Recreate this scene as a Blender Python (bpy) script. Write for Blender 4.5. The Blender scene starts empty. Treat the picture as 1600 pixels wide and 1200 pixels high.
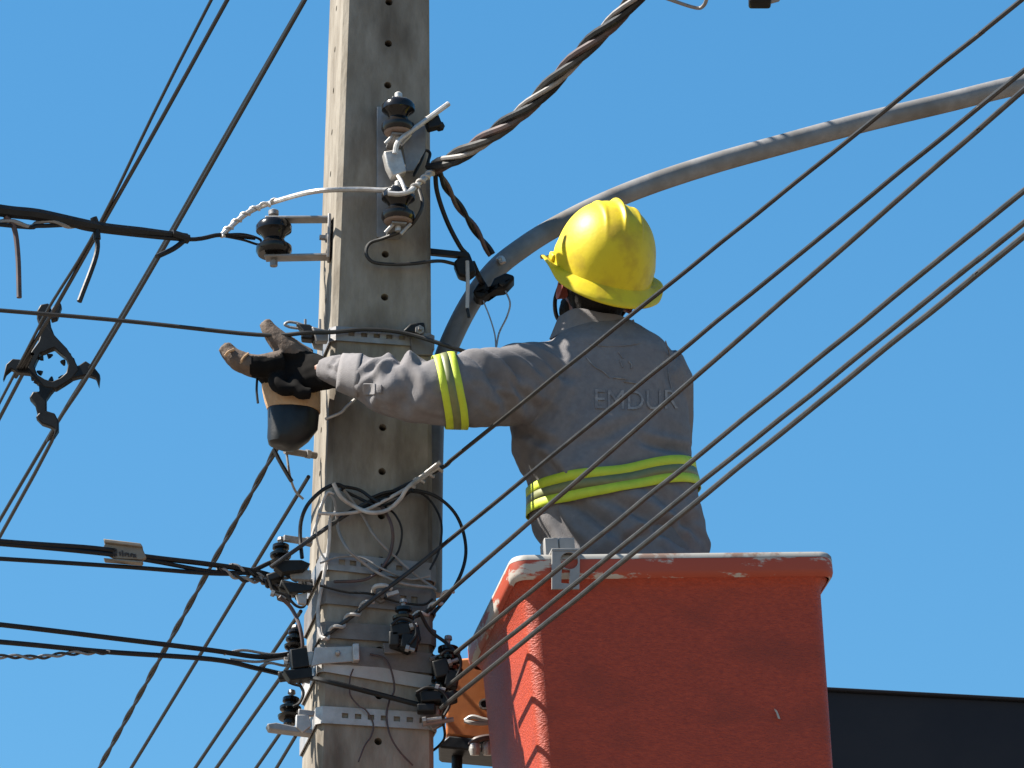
import bpy, bmesh, math, random
from mathutils import Vector, Matrix, noise
from mathutils.bvhtree import BVHTree
random.seed(7)
R = math.radians
V = Vector
scene = bpy.context.scene
COL = scene.collection

# ------------------------------------------------------------------ camera
CAM = V((0, 0, 1.6)); PITCH = R(22); F = 8840.0          # focal length in 1600-px units
cd = bpy.data.cameras.new('camera'); cam = bpy.data.objects.new('camera', cd); COL.objects.link(cam)
cam.location = CAM; cam.rotation_euler = (R(90) + PITCH, 0, 0)
cd.sensor_width = 36; cd.lens = 36 * F / 1600; cd.clip_start = 0.1; cd.clip_end = 2000
scene.camera = cam
FWD = V((0, math.cos(PITCH), math.sin(PITCH))); UPV = V((0, -math.sin(PITCH), math.cos(PITCH))); RGT = V((1, 0, 0))

# ------------------------------------------------------------------ light
SUN_EL, SUN_AZ = R(50), R(-95)      # azimuth from +Y (away) towards -X (left)
sdir = V((math.sin(SUN_AZ) * math.cos(SUN_EL), math.cos(SUN_AZ) * math.cos(SUN_EL), math.sin(SUN_EL)))
w = bpy.data.worlds.new('World'); scene.world = w; w.use_nodes = True
nt = w.node_tree; bg = nt.nodes['Background']
sky = nt.nodes.new('ShaderNodeTexSky'); sky.sky_type = 'NISHITA'; sky.sun_disc = False
sky.sun_elevation = SUN_EL; sky.sun_rotation = SUN_AZ
sky.altitude = 0; sky.air_density = 1.5; sky.dust_density = 0.3; sky.ozone_density = 8.0
hs = nt.nodes.new('ShaderNodeHueSaturation'); hs.inputs['Saturation'].default_value = 1.2; hs.inputs['Hue'].default_value = 0.491
nt.links.new(sky.outputs[0], hs.inputs['Color']); nt.links.new(hs.outputs[0], bg.inputs[0]); bg.inputs[1].default_value = 0.054
sl = bpy.data.lights.new('sun', 'SUN'); sl.energy = 5.0; sl.angle = R(0.53); sl.color = (1, 0.94, 0.84)
so = bpy.data.objects.new('sun', sl); COL.objects.link(so); so.location = (-6, 4, 14)
so.rotation_euler = sdir.to_track_quat('Z', 'Y').to_euler()
vs = scene.view_settings; vs.view_transform = 'Standard'; vs.look = 'None'; vs.gamma = 1; vs.exposure = 1.6

# ------------------------------------------------------------------ pixels to points
def ray(px, py): return (FWD * F + RGT * (px - 800) + UPV * (600 - py))
def at(px, py, Y):
    d = ray(px, py); return CAM + d * ((Y - CAM.y) / d.y)
def atz(px, py, z):
    d = ray(px, py); return CAM + d * ((z - CAM.z) / d.z)
def ppm(P): return F / (P - CAM).dot(FWD)              # pixels per metre at a point

# ------------------------------------------------------------------ materials
def mat(name, c, rough=0.6, metal=0.0, c2=None, scale=20, detail=6, lo=0.35, hi=0.65, bump=0.0, bscale=None,
        stretch=(1, 1, 1), spec=0.5, c3=None, scale3=4, coat=0.0):
    m = bpy.data.materials.new(name); m.use_nodes = True
    t = m.node_tree; b = t.nodes['Principled BSDF']
    b.inputs['Base Color'].default_value = (*c, 1); b.inputs['Roughness'].default_value = rough
    b.inputs['Metallic'].default_value = metal; b.inputs['Specular IOR Level'].default_value = spec
    b.inputs['Coat Weight'].default_value = coat; b.inputs['Coat Roughness'].default_value = 0.15
    tc = t.nodes.new('ShaderNodeTexCoord'); mp = t.nodes.new('ShaderNodeMapping'); mp.inputs['Scale'].default_value = stretch
    t.links.new(tc.outputs['Object'], mp.inputs[0])
    if c2:
        n = t.nodes.new('ShaderNodeTexNoise'); n.inputs['Scale'].default_value = scale; n.inputs['Detail'].default_value = detail
        n.inputs['Roughness'].default_value = 0.65
        t.links.new(mp.outputs[0], n.inputs[0])
        mr = t.nodes.new('ShaderNodeMapRange'); mr.inputs[1].default_value = lo; mr.inputs[2].default_value = hi
        t.links.new(n.outputs[0], mr.inputs[0])
        mx = t.nodes.new('ShaderNodeMix'); mx.data_type = 'RGBA'
        mx.inputs[6].default_value = (*c, 1); mx.inputs[7].default_value = (*c2, 1)
        t.links.new(mr.outputs[0], mx.inputs[0]); out = mx.outputs[2]
        if c3:
            n3 = t.nodes.new('ShaderNodeTexNoise'); n3.inputs['Scale'].default_value = scale3; n3.inputs['Detail'].default_value = 8
            t.links.new(mp.outputs[0], n3.inputs[0])
            m3 = t.nodes.new('ShaderNodeMapRange'); m3.inputs[1].default_value = 0.5; m3.inputs[2].default_value = 0.72
            t.links.new(n3.outputs[0], m3.inputs[0])
            x3 = t.nodes.new('ShaderNodeMix'); x3.data_type = 'RGBA'; x3.inputs[7].default_value = (*c3, 1)
            t.links.new(out, x3.inputs[6]); t.links.new(m3.outputs[0], x3.inputs[0]); out = x3.outputs[2]
        t.links.new(out, b.inputs['Base Color'])
    if bump:
        n2 = t.nodes.new('ShaderNodeTexNoise'); n2.inputs['Scale'].default_value = bscale or scale * 3; n2.inputs['Detail'].default_value = 8
        t.links.new(mp.outputs[0], n2.inputs[0])
        bp = t.nodes.new('ShaderNodeBump'); bp.inputs['Strength'].default_value = bump; bp.inputs['Distance'].default_value = 0.004
        t.links.new(n2.outputs[0], bp.inputs['Height']); t.links.new(bp.outputs[0], b.inputs['Normal'])
    return m

M = {}
M['concrete'] = mat('concrete', (0.158, 0.136, 0.108), 0.9, c2=(0.245, 0.220, 0.184), scale=17, stretch=(1, 1, .35), bump=.8, bscale=60,
                    c3=(0.080, 0.064, 0.049), scale3=10, spec=.2)
M['concrete_in'] = mat('concrete_hole', (0.12, 0.10, 0.085), 0.95, c2=(0.17, 0.15, 0.12))
M['black'] = mat('black_sheath', (0.005, 0.005, 0.0055), 0.5, c2=(0.010, 0.0095, 0.0095), scale=30, bump=.15, spec=.28)
M['cable'] = mat('weathered_cable', (0.010, 0.0095, 0.0095), 0.5, c2=(0.030, 0.028, 0.026), scale=14, bump=.15, spec=.35)
M['brown_cable'] = mat('faded_red_cable', (0.07, 0.036, 0.032), 0.55, c2=(0.03, 0.022, 0.022), scale=25)
M['white_cable'] = mat('pale_grey_cable', (0.40, 0.375, 0.35), 0.5, c2=(0.25, 0.228, 0.21), scale=30)
M['grey_cable'] = mat('grey_cable', (0.24, 0.22, 0.21), 0.55, c2=(0.15, 0.14, 0.13), scale=30)
M['alu'] = mat('dull_aluminium', (0.50, 0.48, 0.46), 0.5, 0.55, c2=(0.34, 0.32, 0.30), scale=40, bump=.2)
M['galv'] = mat('galvanised_steel', (0.25, 0.245, 0.245), 0.55, 0.45, c2=(0.17, 0.165, 0.165), scale=22, bump=.25, c3=(0.20, 0.18, 0.16), scale3=12)
M['galv_pipe'] = mat('galvanised_pipe', (0.21, 0.203, 0.198), 0.6, 0.15, c2=(0.15, 0.144, 0.14), scale=14, bump=.2, c3=(0.11, 0.10, 0.088), scale3=9)
M['zinc'] = mat('bright_zinc_strap', (0.37, 0.362, 0.355), 0.5, 0.4, c2=(0.25, 0.243, 0.235), scale=25, bump=.2, c3=(0.33, 0.30, 0.28), scale3=14)
M['darkband'] = mat('dirty_steel_band', (0.17, 0.155, 0.145), 0.65, 0.25, c2=(0.11, 0.095, 0.085), scale=16, bump=.3)
M['plastic_strap'] = mat('pale_plastic_strap', (0.36, 0.35, 0.34), 0.5, c2=(0.27, 0.255, 0.24), scale=12)
M['glaze'] = mat('black_glaze', (0.005, 0.005, 0.0055), 0.18, c2=(0.011, 0.009, 0.008), scale=18, spec=.3)
M['ceramic'] = mat('bare_brown_ceramic', (0.20, 0.14, 0.11), 0.7, c2=(0.14, 0.10, 0.08))
M['polymer'] = mat('black_polymer', (0.005, 0.005, 0.0055), 0.5, c2=(0.011, 0.011, 0.011), scale=30, spec=.22)
M['shirt'] = mat('grey_work_cloth', (0.140, 0.132, 0.136), 0.92, c2=(0.168, 0.159, 0.162), scale=60, bump=.35, bscale=420, spec=.15,
                 c3=(0.112, 0.106, 0.109), scale3=6)
M['shirt_edge'] = mat('grey_work_cloth_edge', (0.165, 0.156, 0.159), 0.9, c2=(0.19, 0.18, 0.182), scale=60, bump=.3, bscale=420, spec=.15)
M['hivis'] = mat('yellow_tape', (0.45, 0.54, 0.025), 0.6, c2=(0.39, 0.46, 0.022), scale=40, bump=.2, bscale=300)
M['tape'] = mat('silver_tape', (0.125, 0.135, 0.045), 0.5, 0.0, c2=(0.155, 0.16, 0.065), scale=50)
M['yellow'] = mat('yellow_hat_shell', (0.56, 0.44, 0.010), 0.5, spec=.3, c2=(0.49, 0.37, 0.010), scale=9, bump=.14, bscale=60, c3=(0.38, 0.27, 0.014), scale3=18)
M['hair'] = mat('dark_hair', (0.012, 0.010, 0.009), 0.7, c2=(0.015, 0.012, 0.010), spec=.15, scale=120, stretch=(1, 1, .3), bump=1, bscale=200)
M['skin'] = mat('skin', (0.30, 0.13, 0.085), 0.55, c2=(0.24, 0.095, 0.06), scale=30)
M['ear'] = mat('reddish_skin', (0.36, 0.10, 0.075), 0.55, c2=(0.28, 0.07, 0.05), scale=30)
M['leather'] = mat('brown_leather', (0.105, 0.070, 0.048), 0.8, c2=(0.060, 0.041, 0.030), scale=40, bump=.4, bscale=160)
M['blackleather'] = mat('black_glove_back', (0.005, 0.0045, 0.0045), 0.9, c2=(0.008, 0.007, 0.0065), scale=40, spec=.1)
M['tan'] = mat('tan_leather', (0.40, 0.25, 0.135), 0.8, c2=(0.31, 0.19, 0.10), scale=30, bump=.4, bscale=160)
M['rubber'] = mat('black_rubber', (0.006, 0.0065, 0.008), 0.45, c2=(0.011, 0.012, 0.013), scale=20, bump=.2, spec=.3)
M['trousers'] = mat('dark_trousers', (0.10, 0.097, 0.10), 0.9, c2=(0.13, 0.125, 0.13), scale=40)
M['bucket'] = mat('red_orange_fibreglass', (0.36, 0.051, 0.022), 0.55, c2=(0.255, 0.033, 0.016), scale=75, stretch=(1, 1, 2.2), lo=.34, hi=.66,
                  bump=.7, bscale=130, c3=(0.225, 0.034, 0.017), scale3=6, spec=.3)
M['boom'] = mat('orange_steel', (0.46, 0.15, 0.03), 0.5, c2=(0.38, 0.11, 0.025), scale=14, bump=.1)
M['bracket'] = mat('grey_painted_bracket', (0.26, 0.25, 0.24), 0.6, 0.1, c2=(0.20, 0.19, 0.185), scale=18)
M['asphalt'] = mat('asphalt', (0.12, 0.095, 0.075), 0.95, c2=(0.16, 0.13, 0.10), scale=3, bump=.5, bscale=60)
M['navy'] = mat('dark_navy_cladding', (0.010, 0.011, 0.016), 0.7, c2=(0.016, 0.016, 0.02), scale=1.5, bump=.2, spec=.2)
M['brownwall'] = mat('dark_brown_render', (0.022, 0.018, 0.014), 0.9, c2=(0.03, 0.024, 0.02), scale=2, spec=.2)
M['coping'] = mat('pale_metal_coping', (0.6, 0.58, 0.55), 0.5, c2=(0.5, 0.48, 0.46), scale=4)
M['tag'] = mat('tan_plastic_tag', (0.19, 0.16, 0.122), 0.6, c2=(0.14, 0.115, 0.09), scale=30)
M['ink'] = mat('dark_ink', (0.018, 0.012, 0.01), 0.7, c2=(0.03, 0.022, 0.018))
M['eye'] = mat('eye_white', (0.7, 0.68, 0.64), 0.2)

def worn(name, base, chip, lo, hi, scale, stretch=(1, 1, 1), rough=.6):
    return mat(name, base, rough, c2=chip, scale=scale, lo=lo, hi=hi, stretch=stretch, detail=9)
M['rim'] = worn('worn_red_rim', (0.30, 0.042, 0.016), (0.36, 0.32, 0.28), .50, .54, 7, (1, 1, 3))
M['rimtop'] = worn('worn_white_rim_top', (0.30, 0.285, 0.26), (0.19, 0.12, 0.09), .50, .60, 16)
M['print'] = worn('faded_print', (0.225, 0.213, 0.21), (0.142, 0.134, 0.138), .42, .56, 48, rough=.9)

# ------------------------------------------------------------------ objects
def wloc(o):
    p = V((0, 0, 0))
    while o: p = p + o.location; o = o.parent
    return p
def tag(o, label=None, cat=None, group=None, kind=None):
    if label: o['label'] = label
    if cat: o['category'] = cat
    if group: o['group'] = group
    if kind: o['kind'] = kind
    return o
def thing(name, loc, label, cat, group=None):
    o = bpy.data.objects.new(name, None); COL.objects.link(o); o.location = loc; o.empty_display_size = .05
    return tag(o, label, cat, group)
def link_mesh(name, me, m, parent=None, smooth=True):
    if parent: org = wloc(parent)
    else:
        xs = [v.co for v in me.vertices]
        org = sum(xs, V((0, 0, 0))) / max(1, len(xs)); org.z = min(c.z for c in xs)
    for v in me.vertices: v.co -= org
    for mm in (m if isinstance(m, (list, tuple)) else [m]): me.materials.append(M[mm])
    if smooth:
        for p in me.polygons: p.use_smooth = True
        try: me.set_sharp_from_angle(angle=R(42))
        except Exception: pass
    o = bpy.data.objects.new(name, me); COL.objects.link(o)
    if parent: o.parent = parent
    else: o.location = org
    return o
def obj(name, bm, m, parent=None, smooth=True, recalc=True):
    if recalc: bmesh.ops.recalc_face_normals(bm, faces=bm.faces)
    me = bpy.data.meshes.new(name); bm.to_mesh(me); bm.free()
    return link_mesh(name, me, m, parent, smooth)
def bev(o, wd=.002, seg=2):
    b = o.modifiers.new('bevel', 'BEVEL'); b.width = wd; b.segments = seg; b.limit_method = 'ANGLE'; b.angle_limit = R(40); return o

# ------------------------------------------------------------------ shapes (all in world coordinates)
def smoothpts(P, n=6):
    P = [V(p) for p in P]
    if len(P) < 3: return P
    out = []
    for i in range(len(P) - 1):
        p0 = P[i - 1] if i > 0 else P[i] * 2 - P[i + 1]
        p1, p2 = P[i], P[i + 1]
        p3 = P[i + 2] if i + 2 < len(P) else P[i + 1] * 2 - P[i]
        for k in range(n):
            t = k / n
            out.append(0.5 * ((2 * p1) + (p2 - p0) * t + (2 * p0 - 5 * p1 + 4 * p2 - p3) * t * t + (3 * p1 - p0 - 3 * p2 + p3) * t ** 3))
    out.append(P[-1]); return out
def frames(P):
    T = []
    for i in range(len(P)):
        a = P[max(0, i - 1)]; b = P[min(len(P) - 1, i + 1)]
        d = (b - a); T.append(d.normalized() if d.length > 1e-9 else V((0, 0, 1)))
    u = T[0].cross(V((0, 0, 1)));  u = u.normalized() if u.length > .05 else T[0].cross(V((0, 1, 0))).normalized()
    fr = []
    for t in T:
        u = (u - t * u.dot(t)).normalized(); fr.append((u, t.cross(u)))
    return T, fr
def tube(bm, P, r, n=8, cap=True):
    P = [V(p) for p in P]; T, fr = frames(P); rings = []
    for i, p in enumerate(P):
        rr = r[i] if isinstance(r, (list, tuple)) else r
        rings.append([bm.verts.new(p + (fr[i][0] * math.cos(a) + fr[i][1] * math.sin(a)) * rr) for a in [2 * math.pi * k / n for k in range(n)]])
    for a, b in zip(rings, rings[1:]):
        for k in range(n): bm.faces.new((a[k], a[(k + 1) % n], b[(k + 1) % n], b[k]))
    if cap: bm.faces.new(rings[0][::-1]); bm.faces.new(rings[-1])
    return bm
def T_(P, r, n=8, sm=6):
    bm = bmesh.new()
    if isinstance(r, (list, tuple)):
        PP = smoothpts(P, sm); k = len(r); rr = []
        for i in range(len(PP)):
            t = i / (len(PP) - 1) * (k - 1); j = min(int(t), k - 2); rr.append(r[j] + (r[j + 1] - r[j]) * (t - j))
        return tube(bm, PP, rr, n)
    return tube(bm, smoothpts(P, sm) if sm else P, r, n)
def loft(bm, secs, n=24, p=2.0):
    rings = []
    for c, U, W in secs:
        rg = []
        for k in range(n):
            a = 2 * math.pi * k / n; ca, sa = math.cos(a), math.sin(a)
            x = math.copysign(abs(ca) ** (2 / p), ca); y = math.copysign(abs(sa) ** (2 / p), sa)
            rg.append(bm.verts.new(V(c) + V(U) * x + V(W) * y))
        rings.append(rg)
    for a, b in zip(rings, rings[1:]):
        for k in range(n): bm.faces.new((a[k], a[(k + 1) % n], b[(k + 1) % n], b[k]))
    bm.faces.new(rings[0][::-1]); bm.faces.new(rings[-1]); return bm
def perp(ax):
    ax = ax.normalized(); u = ax.cross(V((0, 1, 0)))
    if u.length < .1: u = ax.cross(V((1, 0, 0)))
    u.normalize(); return u, ax.cross(u)
def lathe(c, ax, prof, n=20, bm=None):
    bm = bm or bmesh.new(); ax = V(ax).normalized(); u, v = perp(ax); rings = []
    for r, z in prof:
        r = max(r, 1e-4)
        rings.append([bm.verts.new(V(c) + ax * z + (u * math.cos(2 * math.pi * k / n) + v * math.sin(2 * math.pi * k / n)) * r) for k in range(n)])
    for a, b in zip(rings, rings[1:]):
        for k in range(n): bm.faces.new((a[k], a[(k + 1) % n], b[(k + 1) % n], b[k]))
    bm.faces.new(rings[0][::-1]); bm.faces.new(rings[-1]); return bm
def box(c, ex, ey, ez, bm=None):          # half-extent vectors
    bm = bm or bmesh.new(); c, ex, ey, ez = V(c), V(ex), V(ey), V(ez); vs_ = []
    for s in [(-1, -1, -1), (1, -1, -1), (1, 1, -1), (-1, 1, -1), (-1, -1, 1), (1, -1, 1), (1, 1, 1), (-1, 1, 1)]:
        vs_.append(bm.verts.new(c + ex * s[0] + ey * s[1] + ez * s[2]))
    for f in [(0, 3, 2, 1), (4, 5, 6, 7), (0, 1, 5, 4), (1, 2, 6, 5), (2, 3, 7, 6), (3, 0, 4, 7)]: bm.faces.new([vs_[i] for i in f])
    return bm
def bar(a, b, wd, th, side=None, bm=None):  # flat bar from a to b
    a, b = V(a), V(b); ax = b - a; L = ax.length; ax.normalize()
    u, v = perp(ax)
    if side is not None: u = (V(side) - ax * V(side).dot(ax)).normalized(); v = ax.cross(u)
    return box((a + b) / 2, u * wd / 2, v * th / 2, ax * L / 2, bm)
def prism(pts, n, th, bm=None):            # polygon of points extruded both ways along n
    bm = bm or bmesh.new(); n = V(n) * th / 2
    a = [bm.verts.new(V(p) - n) for p in pts]; b = [bm.verts.new(V(p) + n) for p in pts]
    bm.faces.new(a[::-1]); bm.faces.new(b)
    for i in range(len(pts)): j = (i + 1) % len(pts); bm.faces.new((a[i], a[j], b[j], b[i]))
    return bm
def helix(P, turns, hr, phase=0, sub=8):
    P = smoothpts(P, sub); T, fr = frames(P); L = [0]
    for a, b in zip(P, P[1:]): L.append(L[-1] + (b - a).length)
    # resample so that each turn has 10 points
    N = max(len(P), int(turns * 10)); out = []; j = 0
    for i in range(N + 1):
        s = L[-1] * i / N
        while j < len(P) - 2 and L[j + 1] < s: j += 1
        t = (s - L[j]) / max(1e-9, L[j + 1] - L[j]); p = P[j].lerp(P[j + 1], t); a = 2 * math.pi * turns * i / N + phase
        out.append(p + (fr[j][0] * math.cos(a) + fr[j][1] * math.sin(a)) * hr)
    return out
def boolean(bmA, bmB):
    ob = []
    for b in (bmA, bmB):
        bmesh.ops.recalc_face_normals(b, faces=b.faces); me = bpy.data.meshes.new('t'); b.to_mesh(me); b.free()
        o = bpy.data.objects.new('t', me); COL.objects.link(o); ob.append(o)
    m = ob[0].modifiers.new('b', 'BOOLEAN'); m.object = ob[1]; m.operation = 'DIFFERENCE'; m.solver = 'EXACT'
    dg = bpy.context.evaluated_depsgraph_get(); me = bpy.data.meshes.new_from_object(ob[0].evaluated_get(dg))
    for o in ob: bpy.data.objects.remove(o)
    me.materials.clear(); return me
def remesh(bm, voxel, it=4):
    me = bpy.data.meshes.new('t'); bm.to_mesh(me); bm.free(); o = bpy.data.objects.new('t', me); COL.objects.link(o)
    m = o.modifiers.new('r', 'REMESH'); m.mode = 'VOXEL'; m.voxel_size = voxel
    if it: s = o.modifiers.new('s', 'SMOOTH'); s.factor = .5; s.iterations = it
    dg = bpy.context.evaluated_depsgraph_get(); r = bpy.data.meshes.new_from_object(o.evaluated_get(dg))
    bpy.data.objects.remove(o); r.materials.clear(); return r

# ================================================================== GROUND
bm = bmesh.new()
vs4 = [bm.verts.new(p) for p in ((-400, -400, 0), (400, -400, 0), (400, 400, 0), (-400, 400, 0))]; bm.faces.new(vs4)
tag(obj('ground', bm, 'asphalt', smooth=False), kind='structure')

# ================================================================== POLE
PA = R(11)                                   # yaw
PX, PY = V((math.cos(PA), math.sin(PA), 0)), V((math.sin(PA), -math.cos(PA), 0))   # along the front face, out of it
PD = 0.238                                   # depth
P0 = at(583, 600, 12.0); ZC = P0.z
LEAN = 0.005
def axis(z): return V((P0.x + LEAN * (z - ZC), P0.y, z))
def pw(z): return 0.232 - 0.032 * (z - ZC)
def pp(u, z, off=0.0): return axis(z) + PX * u + PY * (PD / 2 + off)          # point on the front face
def pf(px, py, off=0.0):                                                       # pixel on the front face plane
    d = ray(px, py); o = V((P0.x, P0.y, 0)) + PY * (PD / 2 + off)
    return CAM + d * ((o - CAM).dot(PY) / d.dot(PY))
def ring_at(z, off=0.0, ch=.012, sub=1):
    h = pw(z) / 2 + off; d = PD / 2 + off; c = ch
    pts = [(-h + c, d), (h - c, d), (h, d - c), (h, -d + c), (h - c, -d), (-h + c, -d), (-h, -d + c), (-h, d - c)]
    return [axis(z) + PX * a + PY * b for a, b in pts]
pole = thing('utility_pole', V((axis(0).x, 12.0, 0)), 'tall tapered concrete utility pole with a row of bolt holes down its face', 'pole')
bm = bmesh.new(); prev = None
zs = [0, 4.5] + [4.5 + .12 * i for i in range(1, 38)]
for z in zs:
    rg = [bm.verts.new(p) for p in ring_at(z)]
    if prev:
        for k in range(8): bm.faces.new((prev[k], prev[(k + 1) % 8], rg[(k + 1) % 8], rg[k]))
    else: bm.faces.new(rg[::-1])
    prev = rg
bm.faces.new(prev)
cut = bmesh.new()
zh = pf(597, 464).z
for i in range(-32, 25):
    z = zh + i * 0.1065
    if 4.6 < z < 8.8:
        lathe(axis(z) + PX * 0.004 + PY * (PD / 2 - .07), PY, [(.0088, 0), (.0088, .09)], 14, cut)
        lathe(axis(z + .03) - PX * (pw(z) / 2 - .06) , -PX, [(.008, 0), (.008, .09)], 12, cut)
me = boolean(bm, cut); shaft = link_mesh('shaft', me, 'concrete', pole)
# ------------------------------------------------------------------ straps round the pole
def strap(name, py, hpx, m, label, cat, slots=(), tilt=0.0, off=.004, slot_w=.0145, slot_r=(.36, .66)):
    z0 = pf(590, py).z; h = hpx / 683 / .93; hw = pw(z0) / 2 + off; d = PD / 2 + off; c = .012
    us = [(-hw + c, False)]
    for s in slots: us += [(s - slot_w / 2, True), (s + slot_w / 2, False)]
    us.append((hw - c, False))
    path = [(u, d, f) for u, f in us] + [(hw, d - c, False), (hw, -d + c, False), (hw - c, -d, False), (-hw + c, -d, False), (-hw, -d + c, False), (-hw, d - c, False)]
    bm = bmesh.new(); rows = []
    for t in (0, slot_r[0], slot_r[1], 1):
        rows.append([bm.verts.new(axis(z0 + (t - .5) * h + tilt * u) + PX * u + PY * dd) for u, dd, f in path])
    n = len(path)
    for r in range(3):
        for k in range(n):
            if r == 1 and path[k][2]: continue
            bm.faces.new((rows[r][k], rows[r][(k + 1) % n], rows[r + 1][(k + 1) % n], rows[r + 1][k]))
    o = obj(name, bm, m, smooth=False); s = o.modifiers.new('solid', 'SOLIDIFY'); s.thickness = .003; s.offset = 1
    return tag(o, label, cat, 'steel bands clamped round the pole')
sl6 = [-.072 + .029 * k for k in range(7)]
strap('steel_band', 527, 22, 'galv', 'grey slotted steel band round the pole at glove height', 'band', sl6)
strap('steel_band', 886, 26, 'galv', 'grey slotted steel band on the pole behind the coiled wires', 'band', [-.085, -.06, -.035, .01, .045], tilt=-.04)
strap('steel_band', 934, 34, 'darkband', 'wide dirty steel band below the coiled wires, with the white hook', 'band', [.055, .08], tilt=-.03)
strap('steel_band', 990, 24, 'darkband', 'dark brown band hugging the pole above the silver clamp', 'band', tilt=.0)
strap('steel_band', 1030, 30, 'darkband', 'rust-brown band level with the silver clamp plate', 'band', tilt=-.03)
strap('plastic_strap', 1054, 20, 'plastic_strap', 'pale smooth strap sloping across the pole under the silver clamp', 'band', tilt=-.11)
strap('steel_band', 1123, 25, 'zinc', 'bright silver slotted band, lowest on the pole', 'band', sl6)
# clamp plate on the front
cl = thing('clamp_plate', pf(530, 1024, .012), 'silver clamp plate with folded end at left of the pole', 'clamp')
bev(obj('plate', prism([pf(492, 1012, .012), pf(552, 1010, .012), pf(552, 1034, .012), pf(500, 1038, .012), pf(486, 1042, .012)], PY, .006), 'zinc', cl), .001)
bev(obj('folded_end', prism([pf(550, 1008, .02), pf(560, 1007, .02), pf(561, 1034, .02), pf(551, 1034, .02)], PY, .022), 'alu', cl), .002)
obj('bolt', lathe(pf(527, 1022, .012), PY, [(.006, 0), (.006, .01), (.003, .014)], 8), 'zinc', cl)

# ================================================================== WIRES
def wire(name, label, P, r, m, cat='wire', group=None, n=8, sm=6):
    return tag(obj(name, T_(P, r, n, sm), m), label, cat, group)
def twisted(name, label, P, strands, turns, hr, cat='cable', group=None):
    mid = smoothpts(P, 3)[0]
    t = thing(name, V(mid), label, cat, group)
    for i, (r, m) in enumerate(strands):
        obj('strand', T_(helix(P, turns, hr, 2 * math.pi * i / len(strands)), r, 7, 0), m, t)
    return t
def span(Pa, px, py, dz=0.0, k=2.2):          # straight run from Pa through a frame-edge pixel at the same height
    e = atz(px, py, Pa.z + dz); rj = lambda: V((0, 0, random.uniform(-.0011, .0011)))
    return [Pa, Pa.lerp(e, .02), Pa.lerp(e, .06)] + [Pa.lerp(e, .06 + .94 * i / 16) + rj() for i in range(1, 16)] + [e, Pa.lerp(e, (1 + k) / 2), Pa.lerp(e, k)]
G1 = 'wires running overhead from the pole to the upper right'
a = pf(690, 731, .03)
s_ = span(a, 1596, 0)
wire('service_wire', 'topmost of the black wires slanting up right across the hard hat brim',
     [pf(424, 886, .03), pf(465, 857, .03), pf(520, 818, .022), pf(565, 790, .02), pf(620, 765, .02)] + s_, .0050, 'cable', group=G1)
a = pf(687, 856, .03)
wire('service_wire', 'second black wire slanting up right over the faded lettering', [pf(500, 1000, .012), pf(552, 961, .02), pf(587, 933, .04), pf(640, 893, .035)] + span(a, 1600, 110, -.1), .0050, 'cable', group=G1)
a = pf(668, 955, .05)
wire('service_wire', 'third black wire slanting up right under the faded lettering', [pf(628, 972, .05), pf(645, 965, .055)] + span(a, 1600, 140, -.2), .0050, 'cable', group=G1)
a = at(712, 1020, 11.79)
wire('service_wire', 'black wire slanting up right from the dark insulator in front of the orange bracket', span(a, 1600, 298, -.4), .0050, 'cable', group=G1)
a = at(700, 1072, 11.79)
wire('service_wire', 'upper of the two close wires crossing the bucket corner', span(a, 1600, 348, -.4), .0050, 'cable', group=G1)
a = at(690, 1106, 11.79)
wire('service_wire', 'lowest wire slanting up right across the red bucket', span(a, 1600, 369, -.4), .0053, 'cable', group=G1)
# spiral ties
for nm, pts, lab in (('wire_tie', [(502, 999), (552, 961), (580, 938)], 'pale spiral tie wrapped round the wire at left of the pole face'),
                     ('wire_tie', [(632, 968), (668, 955), (705, 922)], 'pale spiral tie wrapped round the wire at the pole right edge'),
                     ('wire_tie', [(640, 760), (664, 746), (688, 733)], 'yellowish spiral tie round the topmost wire at the pole edge')):
    off = .02 if nm and pts[0][0] < 600 else .045
    if pts[0][1] < 800: off = .025
    tag(obj(nm, T_(helix([pf(x, y, off) for x, y in pts], 3.2, .0075), .0042, 6, 0), 'white_cable'), lab, 'tie', 'spiral ties')
# compact high-voltage lines behind, upper left
ZM = 8.35
G2 = 'high lines receding behind the pole at upper left'
def hv(p0, p1, lab, z=ZM, r=.0065, mids=()):
    a, b = atz(*p0, z), atz(*p1, z); d = b - a
    wire('overhead_line', lab, [a - d * 1.5] + [a] + [atz(*m, z) for m in mids] + [b, b + d * 2, b + d * 5], r, 'black', group=G2)
hv((330, 0), (0, 628), 'thinner leftmost line of the pair at upper left', r=.005, mids=((158, 345), (70, 492)))
hv((355, 0), (0, 652), 'thicker right line of the pair at upper left', mids=((163, 345), (88, 478), (24, 588)))
hv((475, 0), (0, 812), 'single black line right of the pair at upper left', mids=((245, 400), (135, 585)))
hv((482, -10), (0, 838), 'lower black line leaving the spacer foot to the lower left', z=ZM - .12, mids=((250, 398), (140, 583), (78, 680)))
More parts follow.
